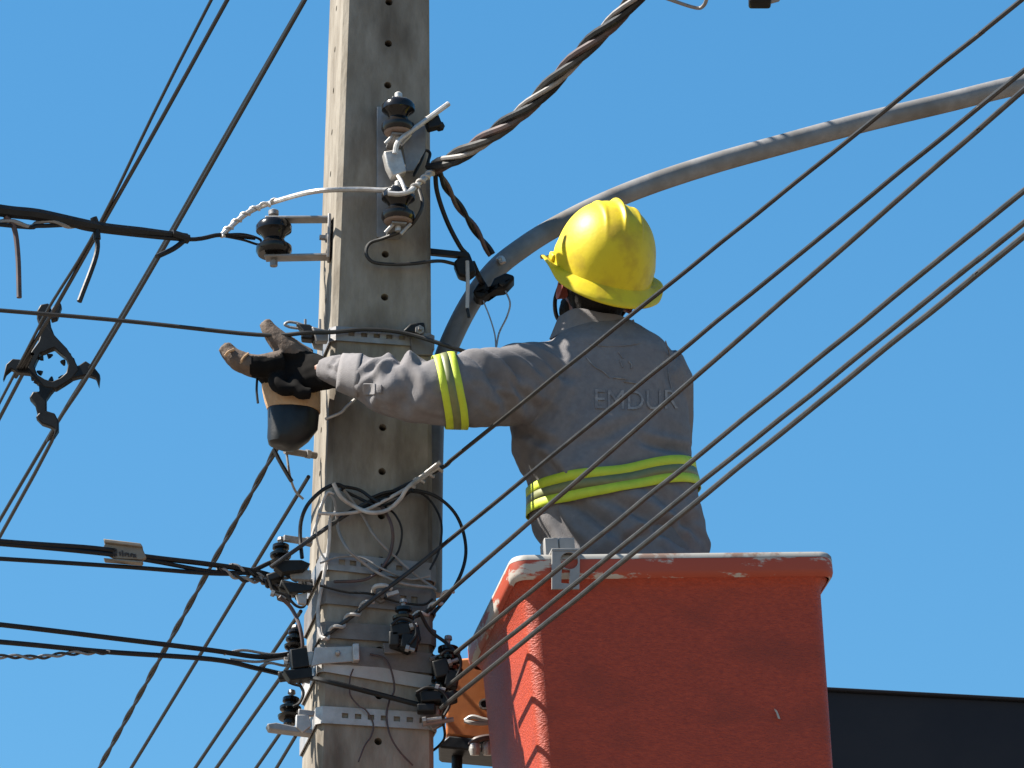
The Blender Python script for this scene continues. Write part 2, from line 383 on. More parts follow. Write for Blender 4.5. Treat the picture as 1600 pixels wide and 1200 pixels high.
# lines that leave down left
G3 = 'thin lines running down left behind the pole'
def dl(p0, p1, lab, r, Y=12.1, tw=0):
    a = at(*p0, Y); e = atz(*p1, a.z); P = [a, a.lerp(e, .5), a.lerp(e, 1.9)]
    if tw: return twisted('twisted_drop_cable', lab, P, [(r, 'black'), (r, 'black')], tw, r * .75, 'cable')
    return wire('drop_wire', lab, P, r, 'black', group=G3)
dl((432, 700), (155, 1200), 'black twisted cable hanging down left from the black sleeve', .0042, 11.95, 13)
dl((482, 745), (205, 1200), 'black line starting behind the pole beside the hanging loop, running down left', .0048)
dl((470, 955), (305, 1200), 'black line leaving the pole beside the upper left insulator', .0046)
dl((455, 1035), (338, 1200), 'black line leaving the pole beside the lowest left insulator', .0046)
dl((450, 1128), (400, 1200), 'short black line under the left bolt bar', .0042)
dl((462, 1150), (432, 1200), 'short black line closest to the pole foot', .0042)
# low-voltage bundle left
def yl(px): return 11.98 - (400 - px) * .0009
def L(*pts): return [at(x, y, yl(x)) for x, y in pts]
bund = thing('cable_bundle', L((200, 355))[0], 'thick black cable bundle entering from the left edge to the spool insulator', 'cable')
obj('main_cable', T_(L((-420, 268), (-150, 304), (0, 329), (60, 336), (150, 354), (220, 362), (292, 369)), [.0150, .0150, .0150, .015, .0125, .0115, .007]), 'black', bund)
obj('neutral_strand', T_(helix(L((-420, 292), (0, 347), (60, 348), (95, 349), (150, 356)), 9, .005), .0055, 7, 0), 'grey_cable', bund)
obj('neutral_strand', T_(L((-420, 300), (0, 351), (60, 353), (110, 352), (150, 360), (290, 374), (345, 367), (398, 372)), .0052), 'black', bund)
obj('end_wrap', T_(L((268, 366), (294, 374)), .0115), 'black', bund)
for lab, P in (('left tail', ((8, 338), (22, 356), (28, 400), (30, 465))), ('middle tail', ((147, 345), (151, 368), (150, 400), (124, 471))), ('right tail', ((290, 374), (272, 388), (245, 401)))):
    obj('cut_tail', T_(L(*P), .0062), 'brown_cable' if lab == 'left tail' else 'black', bund)
obj('tie_loop', T_(L((146, 340), (150, 352), (152, 374)), .0085), 'black', bund)
wire('jumper_wire', 'pale bare aluminium wire arching from the bundle to the pole face', L((345, 369), (372, 344), (395, 328), (430, 315)) + [pf(492, 299, .03), pf(560, 296, .035), pf(604, 297, .045), pf(622, 290, .06)], .0062, 'alu')
obj_w = tag(obj('preformed_grip', T_(helix(L((345, 369), (372, 344), (395, 328), (432, 314)), 6, .0062), .0035, 6, 0), 'alu'), 'pale spiral grip on the bent aluminium wire above the spool', 'grip')
wire('insulator_tie', 'thin black loop tying the bundle to the left spool', L((345, 367), (380, 366), (406, 374), (404, 382), (380, 375), (350, 369)), .003, 'black')
# line behind the glove, crossing the pole under the hand
wire('guide_wire', 'black wire from the left edge passing behind the glove and over the pole', [at(-300, 462, 11.6), at(0, 485, 11.72), at(200, 502, 11.78), at(402, 523, 11.8), at(480, 520, 11.8), pf(520, 519, .02), pf(565, 515, .02), pf(610, 517, .02), pf(650, 525, .03), at(700, 541, 11.86), at(745, 556, 11.88), at(790, 575, 11.9), at(830, 600, 11.95)], .0052, 'cable')
# lower left telecom cables
G4 = 'black cables coming in from the left to the pole'
def LL(*pts, y0=11.95): return [at(x, y, y0 - (450 - x) * .0009) for x, y in pts]
wire('telecom_cable', 'upper black cable carrying the tan tag', LL((-300, 818), (0, 846), (150, 857), (230, 870), (330, 882), (400, 893), (440, 905)), .0062, 'black', 'cable', G4)
wire('telecom_cable', 'black cable just under the tan tag', LL((-300, 826), (0, 850), (160, 865), (240, 877), (330, 893), (400, 897), (450, 915)), .0052, 'black', 'cable', G4)
wire('telecom_cable', 'thin black cable below the tagged cable', LL((-300, 856), (0, 873), (200, 886), (330, 896), (385, 894), (420, 880), (440, 872)), .0052, 'black', 'cable', G4)
wire('telecom_cable', 'black cable reaching the middle left insulator', LL((-300, 945), (0, 976), (200, 1000), (330, 1016), (400, 1026), (440, 1024), (470, 1016)), .006, 'black', 'cable', G4)
wire('telecom_cable', 'black cable that runs on across the pole face below the pale strap', LL((-300, 980), (0, 1003), (160, 1018), (330, 1030), (400, 1044), (450, 1055)) + [pf(500, 1062, .03), pf(580, 1082, .03), pf(650, 1100, .03), pf(690, 1108, .04)], .006, 'black', 'cable', G4)
twisted('twisted_pair', 'thin grey twisted pair joining the lower left cables', LL((-200, 1034), (0, 1026), (60, 1027), (110, 1021), (170, 1019)), [(.003, 'grey_cable'), (.003, 'cable')], 8, .0035)
for i, P in enumerate((((350, 1022), (380, 1016), (420, 1022), (450, 1020), (478, 1010)), ((360, 1030), (400, 1034), (430, 1030), (460, 1026)), ((400, 1046), (420, 1036), (445, 1040), (462, 1034)))):
    wire('tie_wire', ['uppermost', 'middle', 'lowest'][i] + ' pale tie wire at the middle left insulator', LL(*P), .0032, 'grey_cable', 'wire', 'pale tie wires')
for i, P in enumerate((((340, 888), (380, 905), (420, 908), (460, 915), (500, 912)), ((360, 882), (400, 898), (440, 900), (480, 908), (512, 908)), ((400, 900), (425, 918), (455, 928), (475, 940)))):
    twisted('tie_strand', ['upper twisted grey strand at the upper left insulator', 'long twisted grey strand ending at the pole corner', 'short drooping twisted strand under the upper left insulator'][i], LL(*P), [(.0038, 'cable'), (.0038, 'grey_cable')], 5, .004, 'wire', 'twisted strands')
# tag on the cable
tg = thing('cable_tag', LL((195, 862))[0], 'tan cable tag with dark lettering clipped on the upper left cable', 'tag')
yT = 11.95 - (450 - 195) * .0009 - .012
q = lambda *p: [at(x, y, yT) for x, y in p]
bev(obj('plate', prism(q((158, 862), (165, 850), (222, 856), (229, 872), (222, 876), (180, 874)), (0, 1, 0), .014), 'tag', tg), .002)
bev(obj('top_fold', prism(q((162, 845), (220, 852), (224, 858), (164, 851)), (0, 1, 0), .03), 'tag', tg), .002)
bev(obj('lower_flap', prism(q((162, 874), (224, 879), (222, 882), (164, 877)), (0, 1, 0), .02), 'tag', tg), .001)
yT -= .0085
ink = bmesh.new()
for a_, b_ in (((177, 857), (178, 869)), ((177, 857), (182, 859)), ((178, 864), (183, 863)), ((182, 859), (181, 867)), ((178, 869), (183, 867)), ((187, 862), (188, 868)), ((191, 860), (192, 869)), ((195, 864), (196, 869)), ((196, 864), (201, 866)), ((200, 864), (201, 870)), ((204, 865), (205, 870)), ((205, 865), (209, 867)), ((209, 866), (209, 871)), ((211, 866), (212, 871))):
    bar(at(*a_, yT), at(*b_, yT), .0035, .0012, (1, 0, 0), ink)
obj('lettering', ink, 'ink', tg, smooth=False)

# twisted multiplex cable to the upper right
aq = pf(676, 262, .05); d1 = atz(990, 0, aq.z + .02)
mid = aq.lerp(d1, .5) - V((0, 0, .045))
qp = [aq, aq.lerp(d1, .22) - V((0, 0, .035)), mid, aq.lerp(d1, .78) - V((0, 0, .02)), d1, aq.lerp(d1, 1.6) + V((0, 0, .08)), aq.lerp(d1, 2.6) + V((0, 0, .3))]
twisted('multiplex_cable', 'thick twisted black, red and pale cable rising to the top edge', qp, [(.0088, 'black'), (.0084, 'brown_cable'), (.0088, 'cable'), (.0058, 'grey_cable')], 6.2, .0112)
wire('jumper_loop', 'bare wire loop dipping in at the top edge', [aq.lerp(d1, 1.06) + V((0, 0, .01)), atz(1024, -9, aq.z), atz(1040, -3, aq.z), atz(1086, 12, aq.z), atz(1100, 8, aq.z), atz(1110, -12, aq.z), atz(1140, -30, aq.z), atz(1187, -10, aq.z)], .0042, 'grey_cable')
k0 = atz(1187, -6, aq.z)
kk = thing('piercing_connector', k0, 'black connector just showing at the top edge', 'connector')
bev(obj('body', box(k0, (.024, 0, 0), (0, .02, 0), (0, .004, .024)), 'polymer', kk), .006, 3)
obj('bolt', lathe(k0 + V((.02, 0, -.012)), (1, 0, .3), [(.007, 0), (.007, .02), (.004, .024)], 8), 'galv', kk)
obj('lead', T_([k0, k0 + V((-.03, 0, .03)), k0 + V((-.06, -.03, .06)), aq.lerp(d1, 1.6) + V((0, 0, .08))], .005), 'black', kk)

# coiled wires on the pole front
G5 = 'loose wire coils on the pole face'
def coil(label, pts, r, m, off=.02, wob=.012):
    P = [pf(x, y, off + wob * math.sin(i * 1.3 + x * .05)) for i, (x, y) in enumerate(pts)]
    wire('wire_coil', label, P, r, m, 'wire', G5)
coil('thick pale cable curving in a U across the pole', [(521, 755), (533, 777), (555, 792), (580, 801), (605, 797), (625, 780), (637, 762), (662, 742), (688, 722)], .0048, 'white_cable', .045)
coil('pale wire with a flat start crossing to the spiral tie', [(497, 802), (530, 803), (570, 797), (605, 780), (645, 757), (686, 730)], .004, 'white_cable', .035)
coil('big black loop bulging right past the pole edge', [(580, 778), (605, 769), (645, 766), (680, 775), (707, 797), (722, 825), (728, 860), (722, 892), (705, 925), (676, 960)], .004, 'black', .03)
coil('black loop hanging on the sunlit left edge of the pole', [(540, 762), (525, 757), (505, 765), (482, 787), (471, 812), (469, 840), (472, 872)], .0045, 'black', .03)
coil('small pale loop at left of the pole', [(522, 772), (512, 770), (504, 787), (497, 812), (489, 832), (486, 850)], .0032, 'white_cable', .03)
coil('long pale wire sagging to the lower right corner of the band', [(512, 771), (522, 780), (527, 810), (530, 832), (545, 860), (570, 881), (592, 896), (630, 912), (676, 918)], .0036, 'grey_cable', .03)
coil('straight grey wire crossing diagonally down right', [(537, 765), (565, 803), (587, 840), (620, 872), (652, 900), (682, 922)], .0032, 'grey_cable', .02)
coil('brown and black loop in the middle of the pole', [(580, 777), (600, 797), (612, 822), (613, 850), (602, 880), (572, 905), (522, 909)], .0036, 'brown_cable', .03)
coil('black wavy wire at the top of the coils', [(528, 759), (560, 765), (580, 778), (596, 785), (614, 776), (645, 766)], .004, 'black', .028)
coil('black wire crossing the top coils to the tie', [(560, 797), (585, 785), (606, 778), (630, 770), (650, 752), (682, 736)], .0042, 'black', .028)
coil('thin pale wire dropping straight down the pole corner', [(524, 800), (516, 812), (514, 850), (506, 900), (497, 950), (500, 990), (508, 998)], .0042, 'white_cable', .018)
coil('thin dark wire wandering down the lower pole face', [(552, 1045), (547, 1060), (547, 1085), (560, 1102), (572, 1110), (583, 1130), (580, 1150), (570, 1165), (560, 1190)], .0018, 'brown_cable', .012, .004)
coil('thin dark wire at right of the lower pole face', [(578, 1022), (600, 1028), (612, 1050), (616, 1078), (608, 1096), (604, 1120), (610, 1150), (625, 1175), (645, 1196)], .0022, 'brown_cable', .014, .004)
coil('thin black wire near the pole right edge', [(655, 955), (672, 985), (695, 1003), (712, 1020), (718, 1036)], .004, 'black', .05)
coil('dark curved wire descending from the upper left insulator', [(437, 932), (455, 950), (468, 978), (473, 1008), (470, 1018)], .0045, 'brown_cable', .0)
for i_, (lab_, P_, r_, m_) in enumerate((
    ('thin black loop swinging below the thick pale U cable', [(600, 790), (618, 805), (628, 830), (622, 862), (604, 884), (590, 895)], .0026, 'black'),
    ('thin black wire from the coils to the right pole edge', [(640, 768), (660, 772), (678, 790), (690, 820), (686, 860), (672, 890)], .0026, 'black'),
    ('thin grey wire arcing across the slotted band', [(500, 880), (530, 870), (565, 872), (600, 890), (640, 905), (672, 900)], .0024, 'grey_cable'),
    ('black wire bunched under the tie at the top coils', [(532, 764), (556, 776), (590, 790), (620, 782), (648, 762)], .0034, 'black'),
    ('pale thin wire dropping inside the left black loop', [(508, 775), (498, 800), (494, 830), (500, 860), (512, 880)], .0024, 'white_cable'),
    ('black thin wire across the wide dirty band', [(500, 915), (540, 925), (580, 928), (620, 940), (660, 945), (676, 936)], .0028, 'black'))):
    coil(lab_, P_, r_, m_, .022, .01)
wire('loop_wire', 'black thin loop hanging below the lowest right insulator', [at(700, 1100, 11.86), at(692, 1120, 11.87), at(695, 1150, 11.9), at(686, 1165, 11.95), at(672, 1176, 11.98)], .003, 'black')
# hanging bits below the sleeve
wire('tail_wire', 'short black wire hanging in the gap below the black sleeve', [at(428, 702, 11.93), at(438, 722, 11.93), at(452, 746, 11.93), at(456, 752, 11.93)], .005, 'black')
wire('tail_wire', 'thin grey wire looping under the black sleeve', [at(447, 700, 11.94), at(450, 725, 11.94), at(454, 748, 11.94), at(462, 768, 11.96), at(474, 780, 11.97)], .0028, 'grey_cable')

# ================================================================== INSULATORS AND FITTINGS
SPOOL = [(.006, 0), (.034, .0), (.0385, .008), (.038, .018), (.026, .028), (.0215, .036), (.026, .046), (.038, .055), (.0385, .066), (.033, .074), (.006, .074)]
STACK = [(.006, 0), (.014, 0), (.014, .012), (.027, .014), (.029, .02), (.016, .027), (.015, .033), (.025, .037), (.026, .043), (.014, .049), (.014, .054), (.02, .058), (.02, .066), (.009, .07), (.006, .07)]
def sc(pr, k): return [(r * k, z * k) for r, z in pr]
# left spool in a steel U bracket
c0 = at(428, 402, 11.93)
sb = thing('spool_insulator_bracket', c0, 'black spool insulator in a steel U bracket on the pole left side', 'insulator', 'spool insulators')
UPX = V((-.02, 0, 1)).normalized()
obj('insulator', lathe(c0 + V((0, 0, .006)), UPX, sc(SPOOL, 1.08), 24), 'glaze', sb)
obj('pin', lathe(c0 - V((0, 0, .022)), UPX, [(.009, 0), (.009, .012), (.006, .013), (.006, .128), (.012, .128), (.012, .138), (.005, .142)], 10), 'galv', sb)
bx = V((-1, -.19, 0)).normalized()
top = c0 + V((0, 0, .094)); bot = c0 + V((0, 0, -.002))
lf = lambda px, py, o=0: axis(pf(px, py).z) - PX * (pw(pf(px, py).z) / 2 + .006 + o) + PY * .06
tb = lf(500, 350); bb = lf(500, 406); tb.z = top.z - .004; bb.z = bot.z - .002
bev(obj('arm', bar(top - V((.02, 0, 0)), tb + V((.003, 0, 0)), .034, .006, (0, 1, 0)), 'galv', sb), .0015)
bev(obj('arm', bar(bot - V((.02, 0, 0)), bb + V((.003, 0, 0)), .034, .006, (0, 1, 0)), 'galv', sb), .0015)
bev(obj('back_plate', bar(tb + V((0, 0, .008)), bb - V((0, 0, .008)), .036, .007, (0, 1, 0)), 'galv', sb), .0015)
obj('bolt', lathe((tb + bb) / 2, -PX, [(.012, 0), (.012, .008), (.007, .009), (.007, .022)], 6), 'galv', sb)
# two-spool rack on the front face
rk = thing('insulator_rack', pf(622, 350, .07), 'vertical rack with two black spool insulators on the pole face', 'insulator', 'spool insulators')
bev(obj('back_strap', box((pf(598, 168, .004) + pf(598, 372, .004)) / 2 + PX * .012, PX * .026, PY * .004, (pf(598, 168) - pf(598, 372)) / 2), 'galv', rk), .001)
for ypx, k in ((207, 1.0), (346, 1.0)):
    b = pf(622, ypx, .075); b0 = V(b)
    obj('insulator', lathe(b, (0, 0, 1), sc(SPOOL, 1.0), 24), 'glaze', rk)
    obj('bare_base', lathe(b - V((0, 0, .006)), (0, 0, 1), [(.016, 0), (.030, .002), (.0335, .0065)], 20), 'ceramic', rk)
    for dz in (-.010, .080):
        bev(obj('arm', bar(b + V((0, 0, dz)) + PY * .018, b + V((0, 0, dz)) - PY * .072, .034, .005, PX), 'galv', rk), .001)
    obj('pin', lathe(b - V((0, 0, .024)), (0, 0, 1), [(.007, 0), (.007, .014), (.005, .016), (.005, .112), (.009, .112), (.009, .122), (.004, .126)], 10), 'alu', rk)
    for s in (-1, 1):
        q0 = b + PX * (.018 * s) - V((0, 0, .018)) + PY * .005
        obj('cotter', T_([q0 + V((.010, 0, .012)), q0 - V((.012, 0, .014))], .0042, 7, 0), 'zinc', rk)
b = pf(618, 256, .05)
bev(obj('clevis', prism([pf(598, 240, .05), pf(625, 236, .05), pf(634, 272, .05), pf(612, 280, .05), pf(603, 262, .05)], PY, .03), 'alu', rk), .004, 3)
bev(obj('web_plate', prism([pf(628, 210, .035), pf(664, 196, .035), pf(664, 236, .035), pf(646, 268, .035), pf(634, 268, .035)], PY, .008), 'galv', rk), .001)
wire('conductor_stub', 'bright cut conductor end sticking out right of the upper spool', [pf(617, 240, .085), pf(622, 222, .09), pf(642, 205, .092), pf(668, 186, .09), pf(701, 162, .085)], .0062, 'alu')
pc = pf(676, 192, .07)
kc = thing('bolt_connector', pc, 'black bolted connector at right of the upper spool', 'connector')
bev(obj('body', box(pc, PX * .016 + V((0, 0, .006)), PY * .014, V((-.006, 0, .016))), 'polymer', kc), .004, 3)
obj('bolt', lathe(pc + PX * .008 + V((0, 0, -.004)), PX * .9 + V((0, 0, -.35)), [(.012, 0), (.013, .012), (.006, .02)], 6), 'polymer', kc)
wire('conductor_tail', 'pale knotted conductor tail tied on the lower spool', [pf(606, 302, .115), pf(625, 303, .12), pf(640, 299, .118), pf(650, 290, .1), pf(662, 280, .09), pf(672, 272, .075), pf(682, 262, .055)], .0062, 'alu')
tag(obj('binding', T_(helix([pf(640, 299, .112), pf(655, 286, .1), pf(676, 268, .065)], 4.5, .0065), .0038, 6, 0), 'white_cable'), 'pale binding twisted round the conductor at the lower spool', 'tie')
wire('binding_wire', 'thin pale wire over the lower spool top', [pf(622, 275, .09), pf(628, 285, .11), pf(634, 300, .122)], .0045, 'alu')
wire('jumper_lead', 'black lead curling from the lower spool round to the lamp arm connector', [pf(655, 296, .07), pf(660, 318, .09), pf(653, 338, .09), pf(636, 357, .06), pf(600, 372, .03), pf(578, 380, .02), pf(572, 395, .02), pf(582, 409, .02), pf(610, 413, .02), pf(645, 412, .02), pf(668, 409, .03), at(690, 408, 11.93), at(712, 413, 11.96)], .0043, 'cable')
wire('jumper_lead', 'black thin lead looping at the pole right edge beside the rack', [pf(646, 275, .03), pf(658, 252, .03), pf(664, 236, .03), pf(672, 240, .03), pf(668, 258, .04), pf(676, 264, .05)], .0036, 'black')
wire('jumper_lead', 'black lead dropping from the twisted cable to the bracket arm', [pf(680, 266, .05), at(683, 300, 11.9), at(698, 345, 11.93), at(718, 384, 11.95), at(728, 396, 11.96)], .0055, 'black')
twisted('lamp_lead', 'twisted brown and black lead dropping to the galvanised lamp arm', [pf(684, 266, .05), at(706, 306, 11.92), at(738, 352, 11.97), at(768, 398, 12.0)], [(.0058, 'black'), (.0055, 'brown_cable')], 2.0, .0046, 'wire')
# top band lugs and hook left
hk = thing('strain_hook', at(470, 520, 11.86), 'dark strain hook and clamp at the pole corner behind the glove', 'hook')
obj('eye', T_([at(452, 511, 11.86), at(445, 507, 11.86), at(452, 503, 11.86), at(468, 506, 11.86), at(478, 512, 11.86), at(466, 513, 11.86), at(452, 511, 11.86)], .0035), 'galv', hk)
bev(obj('jaw', prism([at(462, 508, 11.86), at(484, 510, 11.86), at(496, 518, 11.86), at(488, 534, 11.86), at(470, 532, 11.86), at(472, 520, 11.86)], (0, 1, 0), .03), 'polymer', hk), .004)
bev(obj('lug', prism([pf(486, 512, .004), pf(512, 518, .004), pf(512, 536, .004), pf(494, 536, .004)], PY, .02), 'galv', hk), .003)
for x in (477, 500): obj('bolt', T_([at(x, 499, 11.865), at(x, 516, 11.865)], .003, 6, 0), 'galv', hk)
bev(obj('pale_plate', prism([at(484, 527, 11.88), at(506, 528, 11.88), at(504, 548, 11.88), at(490, 545, 11.88)], (0, 1, 0), .008), 'plastic_strap', hk), .002)
lg = thing('band_bolt', pf(650, 514, .02), 'dark bolt lug at right of the upper steel band', 'bolt')
bev(obj('lug', prism([pf(628, 520, .014), pf(640, 508, .014), pf(662, 506, .014), pf(664, 518, .014), pf(655, 526, .014)], PY, .025), 'polymer', lg), .004)
obj('nut', lathe(pf(655, 517, .025), PY, [(.011, 0), (.011, .009), (.005, .01), (.005, .02)], 6), 'galv', lg)
bev(obj('bracket', prism([pf(640, 528, .006), pf(674, 526, .006), pf(676, 556, .006), pf(644, 556, .006)], PY, .012), 'darkband', lg), .002)
# pale wire stub under the sleeve
wire('stub_wire', 'bright wire stub slanting on the pole face under the sleeve', [pf(508, 655, .008), pf(532, 645, .012), pf(541, 636, .014), pf(560, 619, .02)], .0035, 'alu')
# bracket stub under the black sleeve
st = thing('bolt_stub', at(470, 706, 11.93), 'dark bolt sticking out of the pole below the black sleeve', 'bolt')
obj('shank', T_([at(445, 704, 11.93), at(494, 712, 11.97)], .008, 10, 0), 'darkband', st)
obj('nut', lathe(at(478, 709, 11.955), at(494, 712, 11.97) - at(445, 704, 11.93), [(.011, 0), (.011, .01)], 6), 'galv', st)
st = thing('bolt_stub', at(462, 842, 11.93), 'grey square stub sticking out left above the upper left insulator', 'bolt')
bev(obj('shank', bar(at(443, 841, 11.93), at(484, 847, 11.96), .013, .013), 'galv', st), .001)
obj('collar', lathe(at(478, 846, 11.955), at(484, 847, 11.96) - at(443, 841, 11.93), [(.011, 0), (.012, .012)], 8), 'galv', st)

def stack(px, py, Y, label, k=1.0, lean=(0, 0, 1), bolt=None, plates=()):
    c = at(px, py, Y); t = thing('pin_insulator', c, label, 'insulator', 'small black insulators bolted to the pole')
    obj('insulator', lathe(c, lean, sc(STACK, k), 20), 'glaze', t)
    obj('pin', lathe(c - V(lean).normalized() * .02, lean, [(.008, 0), (.008, .012), (.005, .013), (.005, .10 * k), (.009, .10 * k), (.008, .108 * k)], 8), 'galv', t)
    for i, (pts, off, th, mm) in enumerate(plates):
        bev(obj('bracket', prism([pf(x, y, off) for x, y in pts], PY, th), mm, t), .002)
    if bolt:
        obj('bolt', T_([at(*bolt[0], Y), at(*bolt[1], Y + .02)], .0055, 8, 0), 'galv', t)
    return t
stack(438, 892, 11.93, 'upper left black insulator on the pole, among twisted strands', .95, (0, .1, 1), ((424, 916), (488, 924)),
      [([(428, 888), (438, 878), (470, 878), (484, 884), (474, 894), (440, 898)], .0, .03, 'polymer'),
       ([(440, 910), (490, 916), (486, 924), (452, 928)], .01, .014, 'polymer'),
       ([(450, 890), (486, 892), (486, 908), (456, 906)], -.01, .012, 'galv'),
       ([(462, 930), (480, 926), (478, 946), (466, 944)], .0, .012, 'zinc')])
stack(459, 1020, 11.93, 'middle left black insulator on the pole', .8, (.05, .1, 1), ((444, 1030), (488, 1034)),
      [([(452, 1018), (478, 1014), (482, 1044), (456, 1048)], .0, .03, 'polymer'), ([(442, 1050), (486, 1046), (486, 1062), (452, 1066)], .0, .03, 'polymer'),
       ([(476, 1020), (490, 1018), (490, 1040), (480, 1042)], .004, .01, 'zinc')])
stack(452, 1132, 11.93, 'lowest left black insulator above the flat steel bar', .95, (.05, .1, 1), None,
      [([(416, 1134), (430, 1132), (470, 1140), (486, 1142), (486, 1150), (450, 1146), (420, 1142)], .0, .03, 'galv'),
       ([(462, 1118), (482, 1118), (486, 1136), (472, 1146), (462, 1138)], .012, .014, 'zinc'), ([(466, 1108), (492, 1112), (490, 1120), (466, 1118)], .006, .01, 'galv')])
stack(630, 992, 11.79, 'black insulator on the right of the pole face by the pale spiral tie', .95, (0, 0, 1), None,
      [([(610, 986), (630, 972), (652, 980), (656, 1004), (640, 1020), (612, 1010)], .03, .04, 'polymer'), ([(598, 1006), (650, 1006), (650, 1022), (600, 1022)], .008, .012, 'darkband')])
nt_ = thing('hex_nut', pf(617, 1003, .055), 'bright hex nut on the dark insulator at right of the pole face', 'nut')
obj('nut', lathe(pf(617, 1003, .052), PY, [(.010, 0), (.010, .008), (.005, .008), (.005, .004)], 6), 'zinc', nt_)
stack(700, 1062, 11.88, 'dark insulator past the pole right edge in front of the orange bracket', 1.15, (0, .05, 1), ((672, 1030), (718, 1018)),
      [([(676, 1036), (700, 1022), (716, 1034), (712, 1064), (692, 1070), (678, 1056)], -.01, .03, 'polymer')])
stack(683, 1104, 11.86, 'lowest right dark insulator at the pole edge', 1.0, (.1, .05, 1), ((660, 1132), (708, 1124)),
      [([(650, 1082), (690, 1076), (718, 1084), (706, 1100), (660, 1102)], .012, .035, 'polymer'), ([(655, 1104), (694, 1104), (696, 1122), (672, 1130), (658, 1122)], .01, .02, 'darkband'),
       ([(668, 1132), (690, 1126), (696, 1132), (676, 1142)], .012, .012, 'galv')])
def clampset(label, Y, blobs, bolts, loops):
    c = at(blobs[0][0], blobs[0][1], Y); t = thing('cable_clamp', c, label, 'clamp', 'dark cable clamps at the pole edges')
    for x, y, w_, h_, a_ in blobs:
        p = at(x, y, Y); ex = V((math.cos(R(a_)), 0, math.sin(R(a_)))); ez = V((-math.sin(R(a_)), 0, math.cos(R(a_))))
        bev(obj('jaw', box(p, ex * w_ / 1366, (0, .014, 0), ez * h_ / 1266), 'polymer', t), .004, 3)
    for x0_, y0_, x1_, y1_ in bolts:
        a0, a1 = at(x0_, y0_, Y - .012), at(x1_, y1_, Y - .012)
        obj('bolt', lathe(a0, a1 - a0, [(.0085, 0), (.0085, .008), (.0045, .009), (.0045, (a1 - a0).length)], 6), 'galv', t)
    for pts in loops: obj('loop', T_([at(x, y, Y - .016) for x, y in pts], .0034), 'black', t)
    return t
clampset('dark clamps crowded under the upper left insulator', 11.9, [(430, 902, 26, 12, 20), (452, 918, 30, 14, -15), (470, 898, 22, 16, 5), (444, 934, 22, 10, -20)],
         [(424, 926, 448, 934), (458, 888, 474, 892), (466, 912, 486, 914)], [[(420, 905), (428, 922), (446, 930), (462, 946), (474, 948), (480, 936)], [(446, 878), (462, 884), (474, 900), (478, 920)]])
clampset('dark clamps at the middle left insulator', 11.9, [(462, 1030, 24, 16, 10), (450, 1056, 30, 12, 8), (474, 1050, 22, 16, -10)], [(444, 1036, 466, 1038), (470, 1062, 484, 1066)],
         [[(466, 1066), (474, 1082), (468, 1098), (458, 1104)], [(440, 1050), (452, 1066), (470, 1072)]])
clampset('dark clamps massed at the pole right edge by the orange bracket', 11.84, [(690, 1046, 24, 26, 15), (706, 1062, 20, 24, -10), (676, 1090, 36, 16, 4), (700, 1092, 26, 16, 20), (666, 1108, 28, 12, 0)],
         [(660, 1126, 690, 1122), (700, 1036, 716, 1030), (680, 1074, 696, 1078)], [[(688, 1024), (700, 1016), (716, 1022), (720, 1040), (712, 1060)], [(650, 1082), (668, 1074), (690, 1080), (702, 1100), (694, 1118)]])
clampset('dark clamp behind the bright hex nut on the pole face', 11.775, [(626, 986, 30, 18, 8), (640, 1004, 26, 22, -8), (616, 1000, 16, 22, 0)], [(640, 980, 652, 976), (634, 1012, 648, 1016)], [[(612, 976), (626, 966), (644, 972), (650, 990), (640, 1006)]])
# white U hook in the middle band
uh = thing('white_hook', pf(600, 926, .03), 'white U hook on the wide band in the middle of the pole', 'hook')
obj('hook', T_([pf(583, 926, .015), pf(586, 917, .03), pf(600, 915, .04), pf(612, 920, .035)], .0055), 'white_cable', uh)
obj('tab', bar(pf(605, 930, .03), pf(622, 925, .03), .010, .008, PY), 'plastic_strap', uh)
obj('bolt', lathe(pf(594, 936, .006), PY, [(.012, 0), (.012, .01), (.006, .011), (.006, .024)], 6), 'darkband', uh)

# ------------------------------------------------------------------ lamp arm
LP = [(674, 930, 12.10), (675, 800, 12.10), (677, 680, 12.10), (681, 615, 12.10), (695, 558, 12.10), (716, 508, 12.11), (742, 462, 12.12), (775, 420, 12.13), (812, 390, 12.15), (860, 359, 12.18), (930, 323, 12.22), (1010, 290, 12.27), (1110, 257, 12.33), (1220, 226, 12.39), (1350, 191, 12.47), (1480, 160, 12.54), (1600, 131, 12.62), (1800, 92, 12.74), (2000, 60, 12.86)]
lamp = thing('street_lamp', at(674, 930, 12.10), 'curved galvanised street lamp arm rising behind the worker to the right edge', 'street lamp')
obj('pipe', T_([at(*p) for p in LP], .0245, 20), 'galv_pipe', lamp)
obj('cable_saddle', T_([at(779, 408, 12.1), at(783, 404, 12.1), at(786, 411, 12.1)], .008), 'alu', lamp)
bk = thing('bracket_arm', at(700, 396, 11.95), 'short black bracket arm from the pole edge to the black connector', 'bracket')
bev(obj('arm', bar(at(664, 393, 11.95), at(732, 400, 11.96), .014, .016), 'polymer', bk), .002)
cn = thing('black_connector', at(728, 425, 11.97), 'black lumpy wire connector between the pole and the lamp arm', 'connector')
bev(obj('housing', prism([at(x, y, 11.97) for x, y in ((708, 414), (720, 402), (733, 397), (742, 420), (744, 428), (730, 438), (716, 434))], (0, 1, 0), .035), 'polymer', cn), .006, 3)
obj('rod', T_([at(730, 408, 11.93), at(731, 440, 11.93), at(730, 482, 11.93)], .0045, 8, 0), 'plastic_strap', cn)
obj('rod_tip', T_([at(730, 482, 11.93), at(733, 496, 11.93)], .0036, 8, 0), 'black', cn)
obj('link', T_([at(738, 410, 11.97), at(748, 432, 12.0), at(757, 447, 12.06)], .007), 'black', cn)
